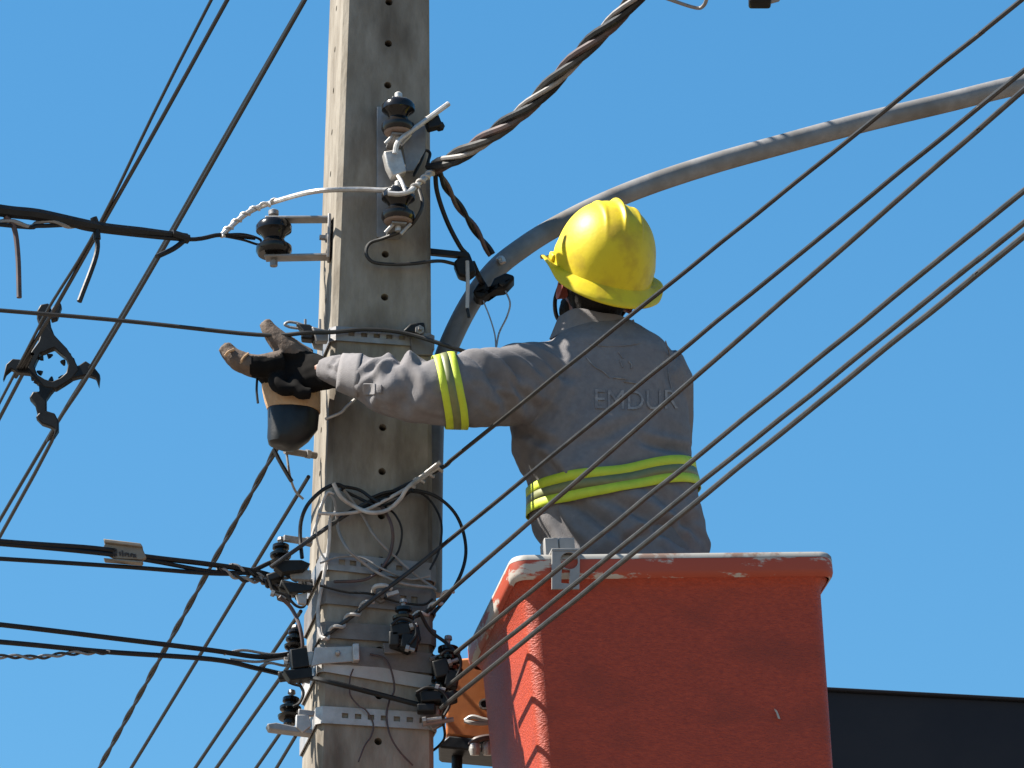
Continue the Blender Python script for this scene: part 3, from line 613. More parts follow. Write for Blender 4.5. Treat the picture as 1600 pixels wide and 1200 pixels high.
cn = thing('lamp_connector', at(770, 455, 12.06), 'black pointed connector clamped on the lamp arm beside the hat', 'connector')
bev(obj('housing', prism([at(x, y, 12.06) for x, y in ((738, 462), (748, 446), (760, 446), (764, 456), (772, 440), (790, 431), (804, 436), (803, 442), (790, 456), (768, 459), (754, 473), (744, 470))], (0, 1, 0), .045), 'polymer', cn), .006, 3)
obj('bolt', lathe(at(785, 443, 12.03), (0, -1, 0), [(.008, 0), (.008, .008), (.004, .009)], 6), 'polymer', cn)
wire('thin_tie', 'left leg of the thin bare wire V under the lamp connector', [at(755, 470, 12.04), at(765, 495, 12.03), at(773, 522, 12.02), at(775, 545, 12.0)], .0018, 'alu')
wire('thin_tie', 'right leg of the thin bare wire V under the lamp connector', [at(790, 455, 12.04), at(797, 474, 12.03), at(792, 495, 12.03), at(780, 520, 12.02), at(775, 545, 12.0)], .0022, 'alu')

# ------------------------------------------------------------------ spacer on the high lines
YS = atz(80, 580, ZM).y - .012
sp = thing('line_spacer', at(75, 660, YS), 'dark diamond line spacer with hooks holding the high lines at left', 'spacer')
S_ = lambda *pts: [at(x, y, YS) for x, y in pts]
def pl(o, pts, th=.03, n=(0, 1, 0)): return bev(obj(o, prism(S_(*pts), n, th), 'polymer', sp), .004)
ringo = [(72, 510), (88, 529), (105, 547), (117, 565), (124, 580), (113, 594), (101, 602), (88, 610), (71, 608), (58, 600), (46, 585), (43, 568), (50, 551), (61, 536), (66, 518)]
ringi = [(77, 549), (85, 546), (94, 554), (103, 561), (107, 573), (104, 585), (95, 593), (82, 599), (70, 595), (59, 588), (54, 575), (58, 565), (64, 554), (71, 552)]
me = boolean(prism(S_(*ringo), (0, 1, 0), .034), prism(S_(*ringi), (0, 1, 0), .2)); bev(link_mesh('diamond_frame', me, 'polymer', sp), .003)
pl('top_hook', [(58, 488), (64, 478), (76, 476), (80, 484), (78, 496), (80, 512), (88, 532), (60, 540), (62, 510), (58, 500)])
pl('saddle', [(80, 486), (92, 470), (97, 480), (90, 500), (80, 503)])
pl('side_hook', [(50, 560), (32, 564), (20, 563), (10, 572), (5, 596), (10, 585), (18, 578), (28, 584), (50, 586)])
pl('side_hook', [(112, 572), (122, 574), (134, 566), (146, 574), (157, 588), (155, 606), (150, 592), (138, 588), (120, 592), (106, 596)])
pl('foot_strut', [(60, 594), (94, 600), (80, 616), (73, 626), (73, 644), (66, 652), (58, 646), (55, 634), (46, 624), (52, 614), (62, 614)])
pl('foot_hook', [(56, 654), (66, 642), (86, 648), (92, 660), (92, 674), (84, 686), (86, 672), (78, 668), (66, 664)])
for x, y in ((100, 547), (107, 556), (113, 564), (52, 590), (58, 597), (66, 602), (64, 560), (99, 567), (96, 590), (62, 582), (78, 556), (80, 593)):
    obj('tooth', lathe(at(x, y, YS - .004), (random.uniform(-1, 1), 0, random.uniform(-1, 1)), [(.009, -.008), (.008, 0), (.003, .010)], 6), 'polymer', sp)

# ================================================================== BUILDING (far right)
b1 = at(1000, 1060, 21.0); zt = b1.z
pa = b1; pb = atz(1600, 1092, zt); dirb = (pb - pa).normalized(); pb = pa + dirb * 7; nb = V((dirb.y, -dirb.x, 0))
if nb.y > 0: nb = -nb
bd = thing('building', V((pa.x, pa.y, 0)), 'dark navy clad building edge showing right of the bucket', 'building')
up = V((0, 0, 1))
def slab(name, u0, u1, z0, z1, d0, d1, m):
    c = pa + dirb * (u0 + u1) / 2 - nb * (d0 + d1) / 2; c.z = (z0 + z1) / 2
    return obj(name, box(c, dirb * (u1 - u0) / 2, nb * (d1 - d0) / 2, up * (z1 - z0) / 2), m, bd, smooth=False)
slab('wall', 0.05, 6.95, 0, zt - .42, .25, 4.0, 'brownwall')
bev(slab('cladding', 0, 7, zt - .37, zt - .012, 0, 4.1, 'navy'), .006)
bev(slab('coping', -.02, 7.02, zt - .012, zt, -.02, 4.12, 'navy'), .004)
bev(slab('lower_ledge', -.02, 7.02, zt - .45, zt - .375, .06, .3, 'brownwall'), .02)

# ================================================================== BUCKET
YAW, ROLL = R(9.6), R(4.2)
BO = at(1052, 864, 11.63)
BR = Matrix.Rotation(YAW, 3, 'Z') @ Matrix.Rotation(-ROLL, 3, 'Y')
def B(x, y, z): return BO + BR @ V((x, y, z))
BEX, BEY, BEZ = BR @ V((1, 0, 0)), BR @ V((0, 1, 0)), BR @ V((0, 0, 1))
HW, DP = .336, .60           # half width, depth of the body
def rrect(off, z, rc, n=8, taper=0.0):
    h = HW + off - taper; y0, y1 = .022 - off + taper, DP + off - taper; r = max(.01, rc + off); P = []
    for cx, cy, a0 in ((h - r, y0 + r, -90), (h - r, y1 - r, 0), (-h + r, y1 - r, 90), (-h + r, y0 + r, 180)):
        for k in range(n + 1):
            a = R(a0 + 90 * k / n); P.append(B(cx + r * math.cos(a), cy + r * math.sin(a), z))
    return P
def rings_mesh(levels, closed=False, cap0=False, cap1=False):
    bm = bmesh.new(); rr = [[bm.verts.new(p) for p in lv] for lv in levels]; n = len(rr[0])
    pairs = list(zip(rr, rr[1:])) + ([(rr[-1], rr[0])] if closed else [])
    for a, b in pairs:
        for k in range(n): bm.faces.new((a[k], a[(k + 1) % n], b[(k + 1) % n], b[k]))
    if cap0: bm.faces.new(rr[0][::-1])
    if cap1: bm.faces.new(rr[-1])
    return bm
bk = thing('lift_bucket', B(0, .3, -1.1), 'red-orange fibreglass lift bucket with a worn pale rim, holding the worker', 'bucket')
RC = .036; RM = .010
lv = [rrect(-.044, -1.12, RC), rrect(-.028, -1.10, RC)] + [rrect(-.026 * (1 - k / 14), -1.08 + 1.00 * k / 14, RC) for k in range(15)] + \
     [rrect(.004, -.068, RC), rrect(.012, -.058, RC), rrect(.018, -.052, RC), rrect(.016, -.02, RC), rrect(-.014, -.016, RC), rrect(-.024, -.5, RC), rrect(-.040, -1.06, RC)]
shell = obj('shell', rings_mesh(lv, cap0=True, cap1=True), 'bucket', bk)
lv = [rrect(.016, -.056, RM), rrect(.0235, -.050, RM), rrect(.026, -.042, RM), rrect(.026, -.014, RM), rrect(.018, -.013, RM)]
obj('rim', rings_mesh(lv), 'rim', bk)
lv = [rrect(.0262, -.0135, RM), rrect(.0255, -.006, RM), rrect(.021, -.0005, RM), rrect(.012, .0, RM), rrect(-.012, .0, RM), rrect(-.02, -.005, RM), rrect(-.021, -.02, RM)]
obj('rim_top', rings_mesh(lv), 'rimtop', bk)
# scrape marks on the front
for (px, py, w_, h_, mm) in ((1214, 1116, .006, .022, 'rimtop'),):
    d = ray(px, py); pn = BR @ V((0, -1, 0)); p0 = B(0, .022, 0); c = CAM + d * ((p0 - CAM).dot(pn) / d.dot(pn)) + pn * .0015
    obj('scrape', prism([c + BEX * a + BEZ * b for a, b in ((-.006, .012), (.000, .008), (.003, .0), (.006, -.012), (.001, -.010), (-.002, .003))], pn, .002), mm, bk)
# keyhole bracket over the rim
def bfront(px, py, off):
    d = ray(px, py); pn = BR @ V((0, -1, 0)); p0 = B(0, .022, 0) + pn * off; return CAM + d * ((p0 - CAM).dot(pn) / d.dot(pn))
kb = thing('hanger_bracket', bfront(884, 890, .034), 'grey keyhole hanger bracket hooked over the bucket rim', 'bracket')
nf = BR @ V((0, -1, 0))
plate = prism([bfront(862, 862, .034), bfront(906, 862, .034), bfront(905, 921, .034), bfront(862, 921, .034)], nf, .006)
me = boolean(plate, lathe(bfront(885, 885, .0), nf, [(.0195, 0), (.0195, .07)], 20)); plate = bmesh.new(); plate.from_mesh(me)
me = boolean(plate, bar(bfront(884, 890, .034), bfront(883, 912, .034), .018, .06, BEX)); bev(link_mesh('keyhole_plate', me, 'bracket', kb), .0015)
c = bfront(884, 862, .034)
bev(obj('top_bend', box(c - nf * .04 + BEZ * .004, BEX * .0315, nf * .043, BEZ * .003), 'bracket', kb), .001)
c = B(0, 0, 0) + BEX * ((bfront(877, 845, 0) - B(0, 0, 0)).dot(BEX)) + BEY * .075
bev(obj('upright', box(c + BEZ * .022 - BEX * .017, BEX * .0155, BEY * .028, BEZ * .034), 'bracket', kb), .002)
bev(obj('upright', box(c + BEZ * .023 + BEX * .018, BEX * .0175, BEY * .024, BEZ * .034), 'bracket', kb), .002)
# mounting bracket and boom, behind
mb = thing('boom_mount', at(730, 1160, 12.32), 'orange steel boom head between the pole and the bucket', 'boom')
YM = 12.32
pmain = [at(x, y, YM) for x, y in ((697, 1041), (800, 1033), (800, 1170), (697, 1160))]
bev(obj('side_plate', prism(pmain, (0, 1, 0), .10), 'boom', mb), .006)
obj('hole_boss', lathe(at(757, 1101, YM - .052), (0, -1, 0), [(.013, 0), (.013, .006), (.009, .006), (.008, .001)], 16), 'darkband', mb)
obj('pin_head', lathe(at(757, 1101, YM - .05), (0, -1, 0), [(.008, 0), (.007, .004)], 12), 'polymer', mb)
obj('lifting_eye', T_([at(727, 1126, YM - .06), at(738, 1120, YM - .068), at(754, 1124, YM - .07), at(770, 1128, YM - .068), at(754, 1130, YM - .066), at(736, 1129, YM - .066), at(727, 1126, YM - .06)], .0055), 'plastic_strap', mb)
obj('hose', T_([at(735, 1164, YM - .06), at(745, 1156, YM - .07), at(765, 1152, YM - .07), at(790, 1154, YM - .06)], .008), 'brown_cable', mb)
for x in (742, 762): obj('fitting', lathe(at(x, 1172, YM - .06), (0, -.2, 1), [(.010, -.012), (.014, 0), (.012, .014), (.006, .02)], 10), 'alu', mb)
bev(obj('rubber_pad', prism([at(x, y, YM) for x, y in ((702, 1161), (800, 1171), (800, 1190), (690, 1180), (684, 1176))], (0, 1, 0), .11), 'rubber', mb), .004)
pb_ = at(714, 1182, YM); obj('stem', T_([pb_, pb_ - V((0, 0, .6))], .0125, 14, 0), 'polymer', mb)
e0 = B(.05, DP + .16, -.55); bev(obj('carrier', bar(at(795, 1110, YM), e0, .10, .10), 'boom', mb), .006)
bev(obj('shelf', box(B(.0, DP * .55, -1.16), BEX * .25, BEY * .42, BEZ * .03), 'boom', mb), .006)
bev(obj('mast', bar(B(.0, DP + .14, -.4), B(.0, DP + .14, -1.2), .14, .12, BEX), 'boom', mb), .01)
bev(obj('boom_arm', bar(B(.0, DP + .14, -1.1), V((3.6, 16.5, .9)), .22, .26), 'boom', mb), .015)
bev(obj('boom_base', box(V((3.6, 16.5, .5)), (.5, 0, 0), (0, .5, 0), (0, 0, .5)), 'boom', mb), .03)

# ================================================================== PERSON
YP = 11.97
TW = R(16); TU = V((math.cos(TW), math.sin(TW), 0)); TWV = V((-math.sin(TW), math.cos(TW), 0))
def pscale(px, py, Y): return ppm(at(px, py, Y))
# ---- head frame
TILT, HROLL = R(13), R(15)
hu = (RGT * math.sin(HROLL) + UPV * math.cos(HROLL)) * math.cos(TILT) - FWD * math.sin(TILT)
hf = (FWD - RGT * .30); hf = (hf - hu * hf.dot(hu)).normalized(); hr = hf.cross(hu).normalized()
HO = at(940, 425, 11.93)
HC = HO - hu * .035
def H(x, y, z, o=None): return (o or HC) + hr * x + hf * y + hu * z
NB = at(934, 528, YP)
LSH = at(852, 588, YP); RSH = at(1032, 580, YP + .01)
larm = [(885, 590, 11.96), (852, 592, 11.92), (800, 602, 11.83), (740, 609, 11.735), (690, 612, 11.685), (620, 606, 11.695), (575, 592, 11.72), (535, 581, 11.755), (504, 577, 11.79)]
lrad = [.080, .085, .088, .086, .078, .073, .056, .041, .027]
rarm = [(1020, 585, YP), (1032, 600, 11.99), (1036, 650, 12.05), (1036, 705, 12.14), (1020, 735, 12.2), (985, 770, 12.24), (950, 800, 12.25)]
rrad = [.080, .080, .072, .064, .058, .050, .040]
# ---- body (one continuous mesh)
bm = bmesh.new()
def ell(bm, c, U, W, Z, n=16, m=10):
    secs = []
    for i in range(m + 1):
        a = -math.pi / 2 + math.pi * i / m; cc = max(math.cos(a), .03)
        secs.append((V(c) + Z * math.sin(a), U * cc, W * cc))
    loft(bm, secs, n)
ell(bm, HC + hu * .03, hr * .076, hf * .095, hu * .105)                       # skull
ell(bm, H(0, .030, -.045), hr * .060, hf * .070, hu * .072)                   # face and jaw
loft(bm, [(H(-.012, .098, .02), hr * .006, hu * .008), (H(0, .100, .02), hr * .012, hu * .02), (H(0, .118, -.012), hr * .014, hu * .012), (H(0, .100, -.028), hr * .012, hu * .006)], 8)  # nose
for z_, s_2 in ((-.052, .02), (-.064, .018)): ell(bm, H(0, .092, z_), hr * s_2, hf * .012, hu * .006, 8, 6)   # lips
ell(bm, H(0, .075, -.095), hr * .03, hf * .026, hu * .02, 8, 6)               # chin
tube(bm, [H(0, -.022, -.03), H(0, -.02, -.09), NB, NB - V((0, 0, .05))], [.055, .054, .060, .07], 16)
chest = [(545, 880, 1020, .08), (570, 850, 1045, .09), (620, 830, 1060, .1), (700, 822, 1070, .105), (780, 840, 1080, .1), (860, 855, 1095, .105)]
secs = []
for y, xl, xr, ry in chest:
    c = at((xl + xr) / 2, y, YP); secs.append((c, TU * ((xr - xl) / 2 / ppm(c) * .88), TWV * ry * .9))
hipc = secs[-1][0]
secs.append((hipc - V((0, 0, .12)), RGT * .165, V((0, .11, 0)))); secs.append((hipc - V((0, 0, .2)), RGT * .15, V((0, .1, 0))))
loft(bm, secs, 20, 2.3)
tube(bm, [at(*p) for p in larm] + [at(470, 580, 11.83)], [r * .62 for r in lrad[:6]] + [.030, .024, .020, .02], 12)
tube(bm, [at(*p) for p in rarm] + [at(925, 822, 12.25)], [r * .62 for r in rrad] + [.028], 12)
floor_z = B(0, .3, -1.06).z
legs = []
for s in (-1, 1):
    h0 = hipc + V((.085 * s + .01, .0, -.14)); k0 = V((h0.x + .01 * s, h0.y + .02, (h0.z + floor_z) / 2 + .03)); a0 = V((h0.x + .015 * s, h0.y - .01, floor_z + .09))
    legs.append((h0, k0, a0)); tube(bm, [h0 + V((0, 0, .08)), h0, k0, a0, a0 - V((0, 0, .06))], [.08, .08, .055, .038, .04], 12)
me = remesh(bm, .008, 5)
person = link_mesh('person', me, 'skin')
tag(person, 'worker in grey uniform and yellow hard hat, back turned, reaching to the pole', 'person')
# ears, eyes
for s in (-1, 1):
    eb = bmesh.new(); c = H(.079 * s, .004, -.014)
    prev = []
    loft(eb, [(c - hr * .012 * s, hf * .020, hu * .03), (c, hf * .021, hu * .033), (c + hr * .010 * s - hf * .008, hf * .022, hu * .034), (c + hr * .012 * s - hf * .008, hf * .014, hu * .024), (c + hr * .006 * s - hf * .004, hf * .008, hu * .015)], 14)
    obj('ear', eb, 'ear', person)
    e = bmesh.new(); ell(e, H(.031 * s, .082, .012), hr * .012, hf * .012, hu * .012, 10, 8); obj('eye', e, 'eye', person)
# hair and beard
bm = bmesh.new(); ell(bm, HC + hu * .022 - hf * .012, hr * .0815, hf * .090, hu * .104); ell(bm, H(0, -.045, -.045), hr * .060, hf * .038, hu * .05)
me = remesh(bm, .006, 3)
for v in me.vertices:
    v.co += (v.co - HC).normalized() * .003 * noise.noise(v.co * 90)
bmx = bmesh.new(); bmx.from_mesh(me)
dele = [v for v in bmx.verts if (v.co - HC).dot(hf) > .035 and (v.co - HC).dot(hu) < .03]
bmesh.ops.delete(bmx, geom=dele, context='VERTS'); obj('hair', bmx, 'hair', person, recalc=False)
bm = bmesh.new(); ell(bm, H(0, .034, -.072), hr * .064, hf * .069, hu * .058)
me = remesh(bm, .006, 2); bmx = bmesh.new(); bmx.from_mesh(me)
for v in bmx.verts: v.co += (v.co - HC).normalized() * .003 * noise.noise(v.co * 110)
dele = [v for v in bmx.verts if (v.co - HC).dot(hf) < -.008 or (v.co - HC).dot(hu) > -.03]
bmesh.ops.delete(bmx, geom=dele, context='VERTS'); obj('beard', bmx, 'hair', person, recalc=False)

# ---- shirt
bm = bmesh.new()
rows = [(506, 908, 975, .062), (520, 884, 1008, .088), (536, 866, 1034, .102), (560, 838, 1056, .117), (600, 812, 1072, .128), (650, 797, 1080, .133), (700, 799, 1084, .134), (750, 815, 1090, .136), (800, 828, 1096, .136), (852, 844, 1106, .137), (900, 850, 1110, .135), (945, 856, 1108, .13)]
secs = []
for y, xl, xr, ry in rows:
    yc = YP + (.0 if y > 560 else (560 - y) * .0002); c = at((xl + xr) / 2, y, yc)
    secs.append((c, TU * ((xr - xl) / 2 / ppm(c)), TWV * ry))
loft(bm, secs, 36, 2.35)
tube(bm, smoothpts([at(*p) for p in larm], 3), [lrad[min(8, i // 3)] + (lrad[min(8, i // 3 + 1)] - lrad[min(8, i // 3)]) * (i % 3) / 3 for i in range(25)], 24)
tube(bm, [at(*p) for p in rarm], rrad, 20)
me = remesh(bm, .0055, 6)
# folds in the cloth
APL = [at(*p) for p in larm]; ACU = [0]
for a_, b_ in zip(APL, APL[1:]): ACU.append(ACU[-1] + (b_ - a_).length)
AL = ACU[-1]; ASH = ACU[1]
def arm_near(p):
    best = None
    for i in range(len(APL) - 1):
        d = APL[i + 1] - APL[i]; L_ = d.length; t = max(0, min(1, (p - APL[i]).dot(d) / (L_ * L_))); q_ = APL[i] + d * t; ds = (p - q_).length
        if best is None or ds < best[0]: best = (ds, ACU[i] + L_ * t - ASH, p - q_, lrad[i] + (lrad[i + 1] - lrad[i]) * t)
    return best
def px2s(x):
    for i in range(len(larm) - 1):
        if larm[i][0] >= x >= larm[i + 1][0]: return ACU[i] + (ACU[i + 1] - ACU[i]) * (larm[i][0] - x) / (larm[i][0] - larm[i + 1][0]) - ASH
    return 0
CREASE = [(px2s(x), sl_ / -600, p0, ph, w_ / 600, dp) for x, sl_, p0, ph, w_, dp in (
    (620, -10, .7, .85, 9, .017), (655, 12, .85, .8, 9, .014), (638, -26, .4, .6, 6, .010), (596, 18, .4, .8, 6, .009),
    (730, -20, .6, .9, 9, .016), (760, -28, .5, .8, 9, .015), (792, -34, .6, .8, 10, .014), (545, 0, .4, .9, 4, .005), (555, 2, .5, .9, 4, .005), (535, 4, .6, .8, 4, .004),
    (674, 8, 1.0, .7, 9, .009), (700, 14, -.6, .7, 10, .010), (640, 16, -.7, .7, 10, .010), (600, 14, -.6, .6, 9, .009), (820, -40, .2, .7, 11, .012))]
WST = at(975, 800, YP)
def nz(a, b, c): return noise.noise(V((a, b, c)))
def ridge(x): return 1 - abs(2 * x) if abs(x) < 1 else -1
nrm = [v.normal.copy() for v in me.vertices]
for v, n in zip(me.vertices, nrm):
    p = v.co; ds_, s, rad, rl_ = arm_near(p); d = 0.0; onarm = ds_ < rl_ * 1.3 + .006
    if s > -.04 and onarm:
        ph = math.atan2(rad.z, -rad.y)
        wt = min(1, max(0, (s + .05) / .12)); fw = min(1, max(0, (s - .10) / .16))
        a2 = nz(s * 15 - ph * 1.4, ph * .9, 7.0); fold = (1 - abs(a2) * 2.2) * .006 * wt
        for x0_, slp, p0_, ph_, wd_, dp_ in CREASE:
            u_ = (s - x0_ - slp * (ph - p0_)) / wd_; m_ = math.exp(-((ph - p0_) / ph_) ** 2)
            if abs(u_) < 6 and m_ > .02: fold += dp_ * m_ * (-math.exp(-u_ * u_) + .55 * math.exp(-((abs(u_) - 2.0) / .9) ** 2))
        tw = nz(s * 55, ph * 3, 4.0) * .0012
        d += (fold - .006 * fw) * min(1, wt + .2) + tw * wt
        if s > AL - ASH - .06: d *= max(.2, (AL - ASH - s) / .06)
    tw = 1 - min(1, max(0, (s + .02) / .1)) if onarm else 1
    if tw > 0:
        x = p.x - WST.x; z = p.z - WST.z
        low = min(1, max(0, (.28 - z) / .22))
        g1 = nz((z + .55 * x) * 11, (x - .5 * z) * 2.2, p.y * 3); g2 = nz((z - .75 * x) * 9 + 5, (x + .6 * z) * 2.0, p.y * 3 + 9)
        d += tw * ((.5 - abs(g1) * 1.8) * .013 * low + (.5 - abs(g2) * 1.8) * .008 * (.35 + .65 * low) + nz(x * 5, z * 5, 3) * .006 + nz(x * 22, z * 22, 8) * .0016)
        # drag lines from the raised arm towards the side
        g3 = nz((z - 1.5 * (x + .1)) * 14, (x + z) * 2, 1.0); dr = math.exp(-((x + .18) / .12) ** 2) * math.exp(-((z - .12) / .14) ** 2)
        d += tw * dr * (.4 - abs(g3) * 1.6) * .012
    v.co = p + n * d
BACK = [((1000, 683), (1088, 714), 6, .012), ((890, 785), (1000, 856), 7, .013), ((945, 772), (1072, 852), 8, .016), ((1015, 765), (1104, 842), 8, .014), ((838, 705), (884, 762), 6, .010),
        ((798, 655), (866, 700), 7, .011), ((860, 800), (912, 858), 7, .011), ((790, 590), (842, 640), 7, .012), ((762, 572), (800, 655), 8, .012), ((1042, 545), (1050, 605), 5, .007), ((965, 856), (1092, 806), 8, .010), ((905, 690), (1010, 655), 8, .006)]
for v, n in zip(me.vertices, nrm):
    r_ = v.co - CAM; dz_ = r_.dot(FWD); fx = 800 + F * r_.dot(RGT) / dz_; fy = 600 - F * r_.dot(UPV) / dz_
    face = -n.dot(r_.normalized())
    if face < .05: continue
    d = 0
    for (x0_, y0_), (x1_, y1_), w_, dp_ in BACK:
        ex_, ey_ = x1_ - x0_, y1_ - y0_; L2 = ex_ * ex_ + ey_ * ey_; t = ((fx - x0_) * ex_ + (fy - y0_) * ey_) / L2
        if -.3 < t < 1.3:
            q_ = ((fx - x0_) * ey_ - (fy - y0_) * ex_) / math.sqrt(L2) + 4 * math.sin(t * 4 + x0_); u_ = q_ / w_
            m_ = math.exp(-((t - .5) / .48) ** 4)
            if abs(u_) < 6: d += dp_ * m_ * (-math.exp(-u_ * u_) + .6 * math.exp(-((u_ - 2.1) / 1.1) ** 2) + .35 * math.exp(-((u_ + 2.1) / 1.1) ** 2))
    v.co += n * d * min(1, face * 2.5)
bs = bmesh.new(); bs.from_mesh(me)
for _ in range(2): bmesh.ops.smooth_vert(bs, verts=bs.verts, factor=.5, use_axis_x=True, use_axis_y=True, use_axis_z=True)
bs.to_mesh(me); bs.free()
shirt = link_mesh('shirt', me, 'shirt', person); shirt['label'] = 'grey long-sleeved work shirt with yellow bands'
for p in shirt.data.polygons: p.use_smooth = True
so_ = wloc(shirt)
dg = bpy.context.evaluated_depsgraph_get()
bmx = bmesh.new(); bmx.from_mesh(shirt.data); bmx.verts.ensure_lookup_table()
for v in bmx.verts: v.co += so_
BV = BVHTree.FromBMesh(bmx); bmx.free()
def stripe(name, m, orgf, dirf, rows_, parent, off=.004, n=72, sm=2, split=None):
    G = []
    for t in rows_:
        r_ = []
        for k in range(n):
            a = 2 * math.pi * k / n; o = orgf(a, t); d = dirf(a)
            hit = BV.ray_cast(o, d, .4); r_.append((hit[0] - o).length if hit[0] is not None else .1)
        G.append(r_)
    for _ in range(sm):                                   # tape is stiffer than the cloth: even out the radius
        G = [[(2 * G[i][k] + G[i][k - 1] + G[i][(k + 1) % n] + G[max(0, i - 1)][k] + G[min(len(G) - 1, i + 1)][k]) / 6 for k in range(n)] for i in range(len(G))]
    P_ = [[orgf(2 * math.pi * k / n, t) + dirf(2 * math.pi * k / n) * (G[i][k] + off) for k in range(n)] for i, t in enumerate(rows_)]
    def part(nm, mm, par, pairs):
        bm = bmesh.new()
        for i in pairs:
            a = [bm.verts.new(p) for p in P_[i]]; b = [bm.verts.new(p) for p in P_[i + 1]]
            for k in range(n): bm.faces.new((a[k], a[(k + 1) % n], b[(k + 1) % n], b[k]))
        bmesh.ops.remove_doubles(bm, verts=bm.verts, dist=1e-5)
        o = obj(nm, bm, mm, par); s = o.modifiers.new('solid', 'SOLIDIFY'); s.thickness = .002; s.offset = 1; return o
    if not split: return part(name, m, parent, range(len(rows_) - 1))
    o = part(name, m, parent, [i for i in range(len(rows_) - 1) if not split[0] <= i < split[1]])
    part('silver_tape', 'tape', o, range(*split)); return o
zL, zR, zC_ = at(826, 786, YP).z, at(1096, 738, YP).z, at(960, 749, YP - .135).z; zm = (zL + zR) / 2
def torg(a, t):
    z = zm + (zR - zL) / 2 * math.cos(a) + (zm - zC_) * math.sin(a) - .004 + .066 * t
    return V((at(957 + (750 - 750) * .1, 750, YP).x, YP, z))
tdir = lambda a: V((math.cos(a), math.sin(a), 0))
st1 = stripe('reflective_band', 'hivis', torg, tdir, [-.5, -.33, -.16, 0, .16, .33, .5], shirt, .0075, 96, 8, (2, 4)); st1['label'] = 'yellow band round the waist of the shirt'
# on the sleeve: the ring leans with the arm
def sorg(a, t):
    up_ = math.sin(a); x = 703 - 12 * up_ + 34 * (-t); c = at(x, 611, 11.695); return c
sdirf = lambda a: (V((0, math.cos(a), 0)) + V((0, 0, math.sin(a))))
st2 = stripe('reflective_band', 'hivis', sorg, sdirf, [-.52, -.35, -.18, 0, .18, .35, .52], shirt, .005, 64, 4, (2, 4)); st2['label'] = 'yellow band round the raised sleeve'
# cuff, collar, seams
def sorg2(x0, wd):
    return lambda a, t: at(x0 + 5 * math.sin(a) - wd * t, 586 - (575 - x0) * .12, 11.725 + (575 - x0) * .0011)
stripe('cuff', 'shirt_edge', sorg2(548, 34), sdirf, [-.5, -.3, 0, .3, .5], shirt, .003, 40)
bm = bmesh.new(); rg = []
cb = at(930, 519, YP - .005)
cu = (hu * .35 + V((0, 0, 1)) * .65).normalized(); cr_ = (RGT - cu * RGT.dot(cu)).normalized(); cf_ = cu.cross(cr_)
for r1, r2, z in ((.070, .066, -.035), (.073, .068, .0), (.0745, .069, .030), (.078, .072, .034), (.082, .078, .022), (.090, .088, -.008), (.094, .094, -.022), (.091, .091, -.024)):
    ring_ = []
    for k in range(40):
        a = 2 * math.pi * k / 40; wv = .004 * math.sin(3 * a + 1) + .003 * math.sin(5 * a)
        ring_.append(bm.verts.new(cb + cr_ * r1 * 1.10 * math.cos(a) + cf_ * r2 * 1.05 * math.sin(a) + cu * (z + wv)))
    rg.append(ring_)
for a, b in zip(rg, rg[1:]):
    for k in range(40): bm.faces.new((a[k], a[(k + 1) % 40], b[(k + 1) % 40], b[k]))
cl_ = obj('collar', bm, 'shirt_edge', shirt); s = cl_.modifiers.new('s', 'SOLIDIFY'); s.thickness = .003
def on_shirt(px, py, off=.003):
    d = ray(px, py).normalized(); h = BV.ray_cast(CAM, d, 40)
    return h[0] - d * off if h[0] is not None else at(px, py, YP - .13)
def patch(name, x0, y0, x1, y1, m, off, n=6):
    bm = bmesh.new(); g = [[bm.verts.new(on_shirt(x0 + (x1 - x0) * i / n, y0 + (y1 - y0) * j / n, off)) for i in range(n + 1)] for j in range(n + 1)]
    for j in range(n):
        for i in range(n): bm.faces.new((g[j][i], g[j][i + 1], g[j + 1][i + 1], g[j + 1][i]))
    for _ in range(3): bmesh.ops.smooth_vert(bm, verts=bm.verts, factor=.4, use_axis_x=True, use_axis_y=True, use_axis_z=True)
    o = obj(name, bm, m, shirt); so2 = o.modifiers.new('s', 'SOLIDIFY'); so2.thickness = .004; so2.offset = 0; return bev(o, .001)
patch('cuff_flap', 566, 598, 588, 618, 'shirt_edge', .004); patch('flap_tab', 589, 600, 597, 615, 'shirt', .004)
def seam(pts, r=.0022): obj('seam', T_([on_shirt(x, y, .0005) for x, y in pts], r, 6, 5), 'shirt_edge', shirt)
seam([(1040, 533), (1046, 555), (1044, 580), (1050, 610)], .0014)
seam([(884, 522), (920, 537), (960, 541), (1000, 536), (1028, 526)], .001)
# lettering
cu_ = bpy.data.curves.new('t', 'FONT'); cu_.body = 'EMDUR'; cu_.size = 1; cu_.resolution_u = 3; cu_.offset = .0
to = bpy.data.objects.new('t', cu_); COL.objects.link(to); bpy.context.view_layer.update()
me = bpy.data.meshes.new_from_object(to.evaluated_get(bpy.context.evaluated_depsgraph_get())); bpy.data.objects.remove(to)
bm = bmesh.new(); bm.from_mesh(me)
xs = [v.co.x for v in bm.verts]; ys = [v.co.y for v in bm.verts]; x0, x1, y0, y1 = min(xs), max(xs), min(ys), max(ys)
bmesh.ops.triangulate(bm, faces=bm.faces)
for _ in range(3):
    le = [e for e in bm.edges if e.calc_length() > .10]
    if le: bmesh.ops.subdivide_edges(bm, edges=le, cuts=1); bmesh.ops.triangulate(bm, faces=bm.faces)
for v in bm.verts:
    tx, ty = (v.co.x - x0) / (x1 - x0), (v.co.y - y0) / (y1 - y0)
    v.co = on_shirt(930 + tx * 130, 638 - ty * 30 + 2 * math.sin(tx * 3), .0035)
obj('lettering', bm, 'print', shirt, smooth=False, recalc=False)
em = bmesh.new()
